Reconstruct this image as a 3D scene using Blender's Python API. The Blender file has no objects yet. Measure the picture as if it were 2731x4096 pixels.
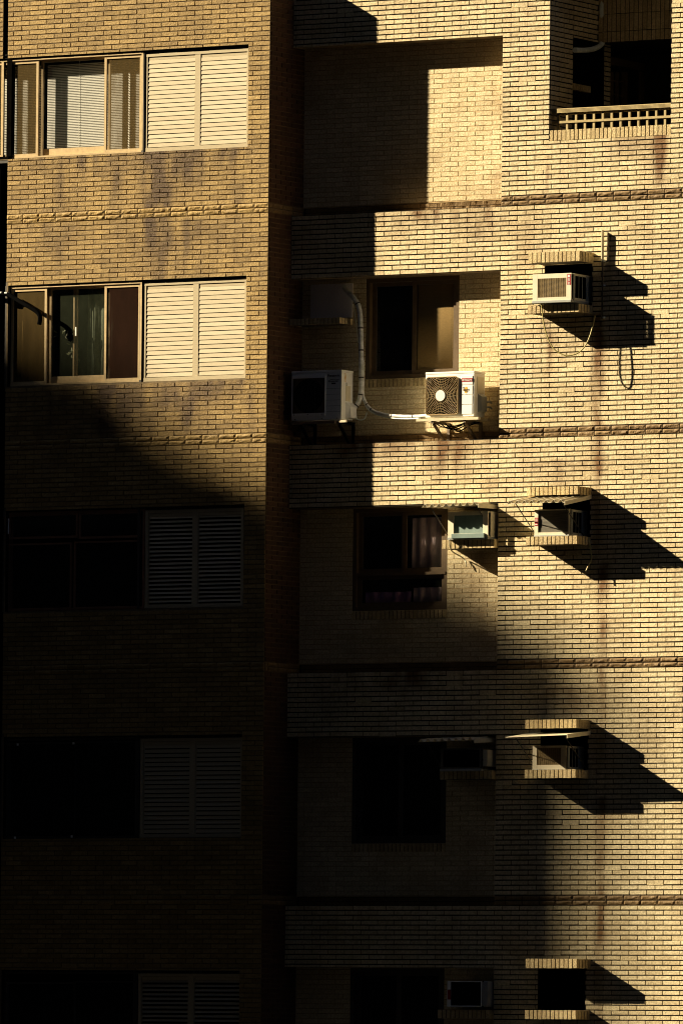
import bpy, bmesh, math, random
from mathutils import Vector, Matrix, noise
random.seed(7)
R_ = math.radians
SC = bpy.context.scene
COL = SC.collection

# ------------------------------------------------------------------ camera
FPX, THETA, ROLL, PXM = 36180.0, R_(30.8), 0.0096, 300.0
CX, CY, CAMZ = 1365.5, 4260.0, 5.0
DIST = FPX / PXM
CAM = Vector((DIST * math.sin(THETA), -DIST * math.cos(THETA), CAMZ))
RGT = Vector((math.cos(THETA), math.sin(THETA), 0))
VIEW = Vector((-math.sin(THETA), math.cos(THETA), 0))
UP = Vector((0, 0, 1))
cs, sn = math.cos(ROLL), math.sin(ROLL)
cd = bpy.data.cameras.new("camera")
cam = bpy.data.objects.new("camera", cd)
COL.objects.link(cam)
ax, ay, az = RGT * cs + UP * sn, UP * cs - RGT * sn, -VIEW
cam.matrix_world = Matrix(((ax.x, ay.x, az.x, CAM.x), (ax.y, ay.y, az.y, CAM.y), (ax.z, ay.z, az.z, CAM.z), (0, 0, 0, 1)))
cd.sensor_fit = 'HORIZONTAL'
cd.sensor_width = 24.0
cd.lens = 24.0 * FPX / 2731.0
cd.shift_x = 0.0
cd.shift_y = (CY - 2048.0) / 2731.0
cd.clip_start, cd.clip_end = 1.0, 2000.0
SC.camera = cam

# ------------------------------------------------------------------ sky, sun, exposure
SUN = Vector((2.19, 1.0, -1.24)).normalized()          # direction the light travels
w = bpy.data.worlds.new("World")
SC.world = w
w.use_nodes = True
nt = w.node_tree
nt.nodes.clear()
sky = nt.nodes.new('ShaderNodeTexSky')
sky.sky_type = 'NISHITA'
sky.sun_disc = False
sky.air_density = 0.5
sky.dust_density = 0.4
sky.sun_elevation = math.asin(-SUN.z)
sky.sun_rotation = math.atan2(-SUN.x, -SUN.y)
bg = nt.nodes.new('ShaderNodeBackground')
bg.inputs['Strength'].default_value = 0.05
wo = nt.nodes.new('ShaderNodeOutputWorld')
nt.links.new(sky.outputs[0], bg.inputs[0])
nt.links.new(bg.outputs[0], wo.inputs[0])
sl = bpy.data.lights.new("sun", 'SUN')
sl.energy = 5.0
sl.angle = R_(0.53)
sl.color = (1.0, 0.835, 0.555)
so = bpy.data.objects.new("sun", sl)
COL.objects.link(so)
so.rotation_euler = SUN.to_track_quat('-Z', 'Y').to_euler()
so.location = (-60, -40, 60)
SC.view_settings.view_transform = 'Standard'
SC.view_settings.look = 'None'
SC.view_settings.exposure = 1.4
SC.view_settings.gamma = 1.0
SC.cycles.max_bounces = 8
SC.cycles.pixel_filter_type = 'BLACKMAN_HARRIS'
SC.cycles.filter_width = 1.0


def at(px, py, y):
    """point of the vertical plane at depth y seen at pixel (px, py) of the 2731 x 4096 photograph -> (X, Z)"""
    a, b = px - CX, CY - py
    u, v = a * cs - b * sn, a * sn + b * cs
    d = VIEW + RGT * (u / FPX) + UP * (v / FPX)
    t = (y - CAM.y) / d.y
    q = CAM + d * t
    return q.x, q.z


def X(px, py, y):
    return at(px, py, y)[0]


def Z(px, py, y):
    return at(px, py, y)[1]


# ------------------------------------------------------------------ materials
def mat(name):
    m = bpy.data.materials.new(name)
    m.use_nodes = True
    n = m.node_tree
    return m, n, n.nodes['Principled BSDF']


def noise_node(n, scale, detail=4.0, rough=0.6, stretch=None):
    tc = n.nodes.new('ShaderNodeTexCoord')
    no = n.nodes.new('ShaderNodeTexNoise')
    no.inputs['Scale'].default_value = scale
    no.inputs['Detail'].default_value = detail
    no.inputs['Roughness'].default_value = rough
    if stretch:
        mp = n.nodes.new('ShaderNodeMapping')
        mp.inputs['Scale'].default_value = stretch
        n.links.new(tc.outputs['Object'], mp.inputs[0])
        n.links.new(mp.outputs[0], no.inputs['Vector'])
    else:
        n.links.new(tc.outputs['Object'], no.inputs['Vector'])
    return no


def ramp(n, src, stops):
    r = n.nodes.new('ShaderNodeValToRGB')
    el = r.color_ramp.elements
    while len(el) < len(stops):
        el.new(0.5)
    for e, (p, c) in zip(el, stops):
        e.position = p
        e.color = (*c, 1) if len(c) == 3 else c
    n.links.new(src, r.inputs[0])
    return r


def simple(name, col, rough=0.6, metal=0.0, var=0.12, scale=9.0, bump=0.0, bscale=60.0, stretch=None, spec=0.5):
    m, n, b = mat(name)
    no = noise_node(n, scale, stretch=stretch)
    lo = tuple(c * (1 - var) for c in col)
    hi = tuple(min(1, c * (1 + var)) for c in col)
    r = ramp(n, no.outputs[0], [(0.3, lo), (0.7, hi)])
    n.links.new(r.outputs[0], b.inputs['Base Color'])
    b.inputs['Roughness'].default_value = rough
    b.inputs['Metallic'].default_value = metal
    b.inputs['Specular IOR Level'].default_value = spec
    if bump:
        nb = noise_node(n, bscale)
        bp = n.nodes.new('ShaderNodeBump')
        bp.inputs['Strength'].default_value = bump
        bp.inputs['Distance'].default_value = 0.004
        n.links.new(nb.outputs[0], bp.inputs['Height'])
        n.links.new(bp.outputs[0], b.inputs['Normal'])
    return m


def tile_material(name, c_lo, c_hi, c_dirt, bump=0.55, bscale=55.0, dist=0.005, spec=0.3):
    m, n, b = mat(name)
    at1 = n.nodes.new('ShaderNodeAttribute')
    at1.attribute_name = 'tint'
    at2 = n.nodes.new('ShaderNodeAttribute')
    at2.attribute_name = 'dirt'
    base = ramp(n, at1.outputs['Fac'], [(0.0, c_lo), (1.0, c_hi)])
    fine = noise_node(n, 42.0, 5.0, 0.7)
    fr = ramp(n, fine.outputs[0], [(0.34, (0.66, 0.63, 0.58)), (0.66, (1.14, 1.14, 1.14))])
    mx = n.nodes.new('ShaderNodeMix')
    mx.data_type = 'RGBA'
    mx.blend_type = 'MULTIPLY'
    mx.inputs['Factor'].default_value = 1.0
    n.links.new(base.outputs[0], mx.inputs['A'])
    n.links.new(fr.outputs[0], mx.inputs['B'])
    big = noise_node(n, 1.6, 5.0, 0.62)
    bm = n.nodes.new('ShaderNodeMath')
    bm.operation = 'MULTIPLY_ADD'
    n.links.new(big.outputs[0], bm.inputs[0])
    bm.inputs[1].default_value = 1.5
    bm.inputs[2].default_value = -0.70
    ad = n.nodes.new('ShaderNodeMath')
    ad.operation = 'ADD'
    ad.use_clamp = True
    n.links.new(bm.outputs[0], ad.inputs[0])
    n.links.new(at2.outputs['Fac'], ad.inputs[1])
    md = n.nodes.new('ShaderNodeMix')
    md.data_type = 'RGBA'
    n.links.new(ad.outputs[0], md.inputs['Factor'])
    n.links.new(mx.outputs['Result'], md.inputs['A'])
    md.inputs['B'].default_value = (*c_dirt, 1)
    n.links.new(md.outputs['Result'], b.inputs['Base Color'])
    b.inputs['Roughness'].default_value = 0.62
    b.inputs['Specular IOR Level'].default_value = spec
    nb = noise_node(n, bscale, 3.0, 0.6)
    bp = n.nodes.new('ShaderNodeBump')
    bp.inputs['Strength'].default_value = bump
    bp.inputs['Distance'].default_value = dist
    n.links.new(nb.outputs[0], bp.inputs['Height'])
    n.links.new(bp.outputs[0], b.inputs['Normal'])
    return m


def see_through(name, col, opacity, rough=0.1, gloss=0.25):
    """glass or mesh that lets the sun through: part transparent, part reflecting or tinted"""
    m, n, b = mat(name)
    out = n.nodes['Material Output']
    n.nodes.remove(b)
    tr = n.nodes.new('ShaderNodeBsdfTransparent')
    gl = n.nodes.new('ShaderNodeBsdfGlossy')
    gl.inputs['Roughness'].default_value = rough
    df = n.nodes.new('ShaderNodeBsdfDiffuse')
    df.inputs['Color'].default_value = (*col, 1)
    no = noise_node(n, 7.0, 5.0, 0.7, stretch=(1.0, 1.0, 0.35))
    r = ramp(n, no.outputs[0], [(0.35, (opacity * 0.7,) * 3), (0.75, (min(1, opacity * 1.3),) * 3)])
    m1 = n.nodes.new('ShaderNodeMixShader')
    n.links.new(r.outputs[0], m1.inputs[0])
    n.links.new(tr.outputs[0], m1.inputs[1])
    n.links.new(df.outputs[0], m1.inputs[2])
    fr = n.nodes.new('ShaderNodeFresnel')
    fr.inputs[0].default_value = 1.45
    fm = n.nodes.new('ShaderNodeMath')
    fm.operation = 'MULTIPLY'
    fm.inputs[1].default_value = gloss
    n.links.new(fr.outputs[0], fm.inputs[0])
    m2 = n.nodes.new('ShaderNodeMixShader')
    n.links.new(fm.outputs[0], m2.inputs[0])
    n.links.new(m1.outputs[0], m2.inputs[1])
    n.links.new(gl.outputs[0], m2.inputs[2])
    n.links.new(m2.outputs[0], out.inputs[0])
    return m


def rusty(name, col, rust=(0.16, 0.06, 0.02), amount=0.5, rough=0.5):
    m, n, b = mat(name)
    a = noise_node(n, 6.0, 6.0, 0.7)
    r = ramp(n, a.outputs[0], [(amount, col), (amount + 0.12, rust)])
    n.links.new(r.outputs[0], b.inputs['Base Color'])
    b.inputs['Roughness'].default_value = rough
    return m


M = {}
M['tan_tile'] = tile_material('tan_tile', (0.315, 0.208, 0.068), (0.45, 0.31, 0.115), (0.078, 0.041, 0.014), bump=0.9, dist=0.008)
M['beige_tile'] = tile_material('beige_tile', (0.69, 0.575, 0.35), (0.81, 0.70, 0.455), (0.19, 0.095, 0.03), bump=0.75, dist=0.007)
M['rock_tile'] = tile_material('rock_tile', (0.21, 0.135, 0.058), (0.29, 0.19, 0.085), (0.10, 0.065, 0.03), bump=0.6, dist=0.008)
M['shade_tile'] = tile_material('shade_tile', (0.07, 0.034, 0.017), (0.11, 0.052, 0.026), (0.04, 0.025, 0.015))  # wing tile darkened so the return reads as deep shade
M['ledge_tile'] = tile_material('ledge_tile', (0.55, 0.43, 0.22), (0.72, 0.585, 0.33), (0.22, 0.13, 0.05), bump=0.9, dist=0.009)
M['ledge_core'] = simple('ledge_core', (0.05, 0.036, 0.02), 0.9, var=0.5, scale=9)
M['grey_mortar'] = simple('grey_mortar', (0.16, 0.115, 0.06), 0.9, var=0.4, scale=14)
M['dark_mortar'] = simple('dark_mortar', (0.022, 0.017, 0.011), 0.95, var=0.5, scale=14)
M['pale_mortar'] = simple('pale_mortar', (0.42, 0.30, 0.15), 0.9, var=0.35, scale=14)
M['return_mortar'] = simple('return_mortar', (0.13, 0.085, 0.04), 0.9, var=0.5, scale=5)
M['concrete'] = simple('concrete', (0.20, 0.15, 0.09), 0.9, var=0.45, scale=7, bump=0.4)
M['cream_metal'] = simple('cream_metal', (0.46, 0.385, 0.25), 0.48, var=0.12, scale=18, stretch=(1, 1, 6))
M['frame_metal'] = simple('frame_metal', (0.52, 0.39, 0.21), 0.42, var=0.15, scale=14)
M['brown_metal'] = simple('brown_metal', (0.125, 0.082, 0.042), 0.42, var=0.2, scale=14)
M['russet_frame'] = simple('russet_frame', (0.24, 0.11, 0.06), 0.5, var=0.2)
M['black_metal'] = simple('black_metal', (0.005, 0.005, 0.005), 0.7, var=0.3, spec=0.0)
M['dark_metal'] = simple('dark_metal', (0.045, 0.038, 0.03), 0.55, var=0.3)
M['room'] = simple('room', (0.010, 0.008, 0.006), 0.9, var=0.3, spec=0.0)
M['blind'] = simple('blind', (0.90, 0.89, 0.80), 0.5, var=0.05)
M['curtain'] = simple('curtain', (0.38, 0.25, 0.09), 0.9, var=0.12, scale=30, stretch=(1, 1, 4))
M['pale_curtain'] = simple('pale_curtain', (0.78, 0.60, 0.64), 0.9, var=0.15, scale=14, stretch=(6, 1, 1))
M['violet_curtain'] = simple('violet_curtain', (0.50, 0.26, 0.46), 0.9, var=0.2, scale=14, stretch=(6, 1, 1))
M['green_curtain'] = simple('green_curtain', (0.09, 0.11, 0.07), 0.9, var=0.3, scale=24)
M['glass'] = see_through('glass', (0.10, 0.11, 0.08), 0.04, 0.05, 0.5)
M['dusty_glass'] = see_through('dusty_glass', (0.12, 0.14, 0.09), 0.09, 0.12, 0.5)
M['screen'] = see_through('screen', (0.11, 0.075, 0.028), 0.40, 0.6, 0.05)
M['dark_screen'] = see_through('dark_screen', (0.022, 0.010, 0.006), 0.85, 0.6, 0.05)
M['white_plastic'] = simple('white_plastic', (0.90, 0.90, 0.86), 0.42, var=0.03)
M['cream_plastic'] = simple('cream_plastic', (0.72, 0.66, 0.50), 0.45, var=0.08, scale=12)
M['old_plastic'] = rusty('old_plastic', (0.66, 0.58, 0.42), (0.20, 0.085, 0.03), 0.60)
M['shade_plastic'] = simple('shade_plastic', (0.10, 0.085, 0.06), 0.6, var=0.4, scale=8)  # casing colour darkened so the unit sinks into the recess shade
M['grey_plastic'] = simple('grey_plastic', (0.34, 0.35, 0.33), 0.5, var=0.1)
M['fin'] = simple('fin', (0.055, 0.045, 0.03), 0.6, var=0.3, scale=30)
M['pale_fin'] = simple('pale_fin', (0.24, 0.215, 0.17), 0.6, var=0.45, scale=10, stretch=(0.6, 1, 12))
M['teal_fin'] = simple('teal_fin', (0.17, 0.24, 0.225), 0.5, var=0.2, scale=8)
M['guard'] = simple('guard', (0.40, 0.28, 0.12), 0.5, var=0.1)
M['dark_guard'] = simple('dark_guard', (0.04, 0.034, 0.03), 0.6, var=0.2)
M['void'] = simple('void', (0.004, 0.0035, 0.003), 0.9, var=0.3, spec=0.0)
M['red'] = simple('red', (0.34, 0.006, 0.010), 0.5, var=0.08)
M['white_paint'] = simple('white_paint', (0.85, 0.83, 0.78), 0.5, var=0.02)
M['yellow'] = simple('yellow', (0.66, 0.38, 0.03), 0.5, var=0.08)
M['ink'] = simple('ink', (0.02, 0.02, 0.02), 0.5, var=0.1)
M['pipe_wrap'] = simple('pipe_wrap', (0.82, 0.86, 0.78), 0.6, var=0.35, scale=9, stretch=(1, 1, 2.2), bump=0.3)
M['grey_pipe'] = simple('grey_pipe', (0.78, 0.84, 0.78), 0.5, var=0.2)
M['hose'] = simple('hose', (0.42, 0.36, 0.13), 0.4, var=0.15)
M['clear_hose'] = simple('clear_hose', (0.60, 0.56, 0.40), 0.3, var=0.1)
M['awning'] = simple('awning', (0.66, 0.585, 0.42), 0.5, var=0.14, scale=10)
M['white_sheet'] = simple('white_sheet', (0.82, 0.73, 0.50), 0.5, var=0.08, scale=8)
M['bracket'] = rusty('bracket', (0.16, 0.12, 0.08), (0.10, 0.045, 0.02), 0.5, 0.6)
M['pale_bracket'] = simple('pale_bracket', (0.70, 0.62, 0.44), 0.4, var=0.12)
M['rail'] = simple('rail', (0.40, 0.31, 0.14), 0.55, var=0.22, scale=20)
M['board'] = simple('board', (0.84, 0.79, 0.80), 0.7, var=0.05, scale=5)
M['leaf'] = simple('leaf', (0.10, 0.11, 0.04), 0.6, var=0.4)
M['asphalt'] = simple('asphalt', (0.024, 0.023, 0.021), 0.9, var=0.3, scale=3)
M['far_wall'] = simple('far_wall', (0.030, 0.024, 0.018), 0.85, var=0.3, scale=0.6)


# ------------------------------------------------------------------ mesh builder
class MB:
    def __init__(s):
        s.v, s.f, s.mi, s.tint, s.dirt = [], [], [], [], []
        s.cur, s.t, s.d = 0, 0.5, 0.0
        s.smooth = []

    def vert(s, p, d=None):
        s.v.append(tuple(p))
        s.tint.append(s.t)
        s.dirt.append(s.d if d is None else d)
        return len(s.v) - 1

    def face(s, ids, sm=False):
        s.f.append(tuple(ids))
        s.mi.append(s.cur)
        s.smooth.append(sm)

    def quad(s, a, b, c, d):
        i = [s.vert(p) for p in (a, b, c, d)]
        s.face(i)

    def hexa(s, p):          # 8 points: bottom ring 0-3, top ring 4-7
        i = [s.vert(q) for q in p]
        for q in ((3, 2, 1, 0), (4, 5, 6, 7), (0, 1, 5, 4), (1, 2, 6, 5), (2, 3, 7, 6), (3, 0, 4, 7)):
            s.face([i[k] for k in q])

    def box(s, x0, x1, y0, y1, z0, z1, bev=0.0):
        if bev <= 0:
            s.hexa([(x0, y0, z0), (x1, y0, z0), (x1, y1, z0), (x0, y1, z0), (x0, y0, z1), (x1, y0, z1), (x1, y1, z1), (x0, y1, z1)])
            return
        bm = bmesh.new()
        bmesh.ops.create_cube(bm, size=1.0)
        for v in bm.verts:
            v.co = Vector(((x0 + x1) / 2 + v.co.x * (x1 - x0), (y0 + y1) / 2 + v.co.y * (y1 - y0), (z0 + z1) / 2 + v.co.z * (z1 - z0)))
        bmesh.ops.bevel(bm, geom=bm.edges[:], offset=bev, segments=2, affect='EDGES', profile=0.5)
        base = len(s.v)
        for v in bm.verts:
            s.vert(v.co)
        for f in bm.faces:
            s.face([base + v.index for v in f.verts])
        bm.free()

    def bar(s, p, q, wx, wy, up=(0, 0, 1)):
        p, q = Vector(p), Vector(q)
        d = (q - p).normalized()
        u = Vector(up)
        if abs(d.dot(u)) > 0.95:
            u = Vector((0, 1, 0))
        a = d.cross(u).normalized() * wx / 2
        b = a.cross(d).normalized() * wy / 2
        s.hexa([p - a - b, p + a - b, p + a + b, p - a + b, q - a - b, q + a - b, q + a + b, q - a + b])

    def tube(s, pts, r, n=8, closed=False, rfun=None):
        pts = [Vector(p) for p in pts]
        m = len(pts)
        nrm, rings = None, []
        for k in range(m):
            a = pts[(k - 1) % m] if (closed or k > 0) else pts[k]
            b = pts[(k + 1) % m] if (closed or k < m - 1) else pts[k]
            t = (b - a).normalized()
            if nrm is None:
                nrm = t.orthogonal().normalized()
            else:
                nrm = (nrm - t * nrm.dot(t))
                nrm = nrm.normalized() if nrm.length > 1e-6 else t.orthogonal().normalized()
            bi = t.cross(nrm)
            rr = r if rfun is None else rfun(k / (m - 1)) * r
            rings.append([s.vert(pts[k] + (nrm * math.cos(2 * math.pi * j / n) + bi * math.sin(2 * math.pi * j / n)) * rr) for j in range(n)])
        for k in range(m if closed else m - 1):
            A, B = rings[k], rings[(k + 1) % m]
            for j in range(n):
                s.face((A[j], A[(j + 1) % n], B[(j + 1) % n], B[j]), True)
        if not closed:
            s.face(list(reversed(rings[0])))
            s.face(rings[-1])

    def disc(s, c, r, y0, y1, n=28):
        """short cylinder whose axis is Y, centre (x, z)"""
        a = [s.vert((c[0] + r * math.cos(2 * math.pi * k / n), y0, c[1] + r * math.sin(2 * math.pi * k / n))) for k in range(n)]
        b = [s.vert((c[0] + r * math.cos(2 * math.pi * k / n), y1, c[1] + r * math.sin(2 * math.pi * k / n))) for k in range(n)]
        s.face(a)
        s.face(list(reversed(b)))
        for k in range(n):
            s.face((a[k], b[k], b[(k + 1) % n], a[(k + 1) % n]))

    def build(s, name, mats, parent=None):
        me = bpy.data.meshes.new(name)
        me.from_pydata(s.v, [], s.f)
        if not isinstance(mats, (list, tuple)):
            mats = [mats]
        for m in mats:
            me.materials.append(M[m])
        me.polygons.foreach_set('material_index', s.mi)
        me.polygons.foreach_set('use_smooth', s.smooth)
        a = me.attributes.new('tint', 'FLOAT', 'POINT')
        a.data.foreach_set('value', s.tint)
        a = me.attributes.new('dirt', 'FLOAT', 'POINT')
        a.data.foreach_set('value', s.dirt)
        me.update()
        bm = bmesh.new()
        bm.from_mesh(me)
        bmesh.ops.recalc_face_normals(bm, faces=bm.faces)
        bm.to_mesh(me)
        bm.free()
        o = bpy.data.objects.new(name, me)
        COL.objects.link(o)
        if parent:
            link(o, parent)
        return o


def link(o, parent):
    o.parent = parent
    o.matrix_parent_inverse = Matrix.Translation(-parent_world(parent))


def parent_world(p):
    q = Vector(p.location)
    while p.parent:
        p = p.parent
        q = q + Vector(p.location)
        if p.parent is None:
            break
    return q if q.length else q


def thing(name, label, cat, loc, group=None):
    o = bpy.data.objects.new(name, None)
    COL.objects.link(o)
    o.location = loc
    o.empty_display_size = 0.2
    return tag(o, label, cat, group)


def tag(o, label, cat, group=None):
    o['label'] = label
    o['category'] = cat
    if group:
        o['group'] = group
    return o


def smooth_path(pts, n=8):
    P = [Vector(p) for p in pts]
    P = [P[0] * 2 - P[1]] + P + [P[-1] * 2 - P[-2]]
    out = []
    for i in range(1, len(P) - 2):
        a, b, c, d = P[i - 1], P[i], P[i + 1], P[i + 2]
        for k in range(n):
            t = k / n
            out.append(0.5 * ((2 * b) + (c - a) * t + (2 * a - 5 * b + 4 * c - d) * t * t + (3 * b - a - 3 * c + d) * t ** 3))
    out.append(P[-2])
    return out


def one(name, m, parent, fn, *a, **k):
    b = MB()
    getattr(b, fn)(*a, **k)
    return b.build(name, m, parent)


def letters(text, m, parent, x, y, z, width, height, name='lettering', slant=0.0):
    cu = bpy.data.curves.new(name, 'FONT')
    cu.body = text
    cu.extrude = 0.001
    cu.offset = 0.012
    cu.shear = slant
    o = bpy.data.objects.new(name, cu)
    COL.objects.link(o)
    dg = bpy.context.evaluated_depsgraph_get()
    me = bpy.data.meshes.new_from_object(o.evaluated_get(dg))
    bpy.data.objects.remove(o)
    xs = [v.co.x for v in me.vertices]
    ys = [v.co.y for v in me.vertices]
    sx, sy = width / (max(xs) - min(xs)), height / (max(ys) - min(ys))
    x0, y0 = min(xs), min(ys)
    for v in me.vertices:
        v.co = Vector((x + (v.co.x - x0) * sx, y - v.co.z, z + (v.co.y - y0) * sy))
    me.materials.clear()
    me.materials.append(M[m])
    r = bpy.data.objects.new(name, me)
    COL.objects.link(r)
    link(r, parent)
    return r


# ------------------------------------------------------------------ building dimensions (metres)
YA, YC, YD = -0.6, 0.0, 0.286            # front planes: wing, main wall, recess back
XK = -0.9                                # the wing's right corner
XR = 2.33                                # right edge of the recesses
XL, XE = -6.4, 6.6                       # outer limits of what is built
ZTOP, ZBOT = 20.6, 3.9
ZWING = 19.68                            # top of the wing
BAND = [16.36, 13.288, 10.237, 7.122]    # undersides of the string courses
RTOP = [18.615, 15.51, 12.435, 9.376, 6.297]   # tops of the recesses
RBOT = [16.36, 13.288, 10.237, 7.122, 4.04]


def make_rows():
    rows, kind = [], []
    lv = BAND + [4.04]
    z = [BAND[0] + 0.0655 * k for k in range(66)]
    for k in range(len(z) - 1):
        rows.append((z[k], z[k + 1], 1 if k < 2 else 0))
    for a, b in zip(lv[:-1], lv[1:]):
        p = (a - b) / 47
        for k in range(47):
            rows.append((b + p * k, b + p * (k + 1), 1 if k < 2 else 0))
    rows.sort()
    return rows


ROWS = make_rows()

STREAKS = {
    'C': [(3.83, 0.10, 14.85, 11.2, 0.75), (3.08, 0.06, 14.85, 13.9, 0.6), (4.72, 0.10, 17.15, 16.5, 0.75), (4.25, 0.30, 17.18, 16.85, 0.35),
          (3.03, 0.02, 17.1, 16.3, 0.7), (3.30, 0.5, 14.8, 14.2, 0.25), (3.92, 0.09, 11.6, 8.6, 0.6), (3.93, 0.08, 8.5, 5.0, 0.6), (2.6, 0.2, 16.4, 15.6, 0.16), (4.4, 0.2, 16.4, 15.9, 0.2),
          (1.2, 0.8, 16.36, 16.08, 0.55), (2.1, 0.25, 16.36, 15.9, 0.45), (0.4, 0.7, 13.28, 12.95, 0.55), (1.5, 0.5, 13.28, 12.7, 0.5), (2.2, 0.15, 13.28, 12.5, 0.35), (0.9, 1.2, 10.2, 9.9, 0.5),
          (3.0, 0.5, 15.66, 15.5, 0.3), (3.35, 0.5, 12.95, 12.6, 0.3), (3.4, 0.5, 9.95, 9.55, 0.3), (5.3, 0.05, 16.3, 14.0, 0.25), (4.55, 0.04, 16.3, 15.3, 0.3)],
    'A': [(-2.62, 0.24, 17.25, 15.3, 1.0), (-2.2, 0.35, 17.25, 16.7, 0.8), (-1.55, 0.4, 17.2, 16.95, 0.6), (-3.9, 1.3, 17.25, 16.9, 0.45), (-3.3, 0.12, 17.2, 16.2, 0.45), (-4.2, 0.10, 17.2, 16.0, 0.35),
          (-2.5, 0.7, 16.3, 15.4, 0.55), (-1.4, 0.08, 16.9, 15.7, 0.35), (-2.2, 0.35, 14.15, 13.4, 0.9), (-1.7, 0.55, 14.15, 13.75, 0.7), (-3.4, 1.2, 14.15, 13.2, 0.6), (-4.3, 0.6, 16.5, 15.5, 0.3), (-1.15, 0.07, 14.1, 12.9, 0.3)],
    'D': [(1.9, 0.3, 11.8, 10.4, 0.2), (2.0, 0.25, 16.8, 16.4, 0.25)], 'R': [],
}


def dirt(wall, u, z):
    d = 0.0
    for (c, wd, zt, zb, s) in STREAKS.get(wall, ()):
        if zb < z < zt + 0.05:
            fall = 1 - (zt - z) / (zt - zb)
            n = 0.62 + 0.9 * noise.noise(Vector((u * 9, z * 2.6, c)))
            d = max(d, 1.9 * s * n * math.exp(-((u - c) / wd) ** 2) * min(1, 0.25 + fall))
    return max(0.0, min(0.9, d))


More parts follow.
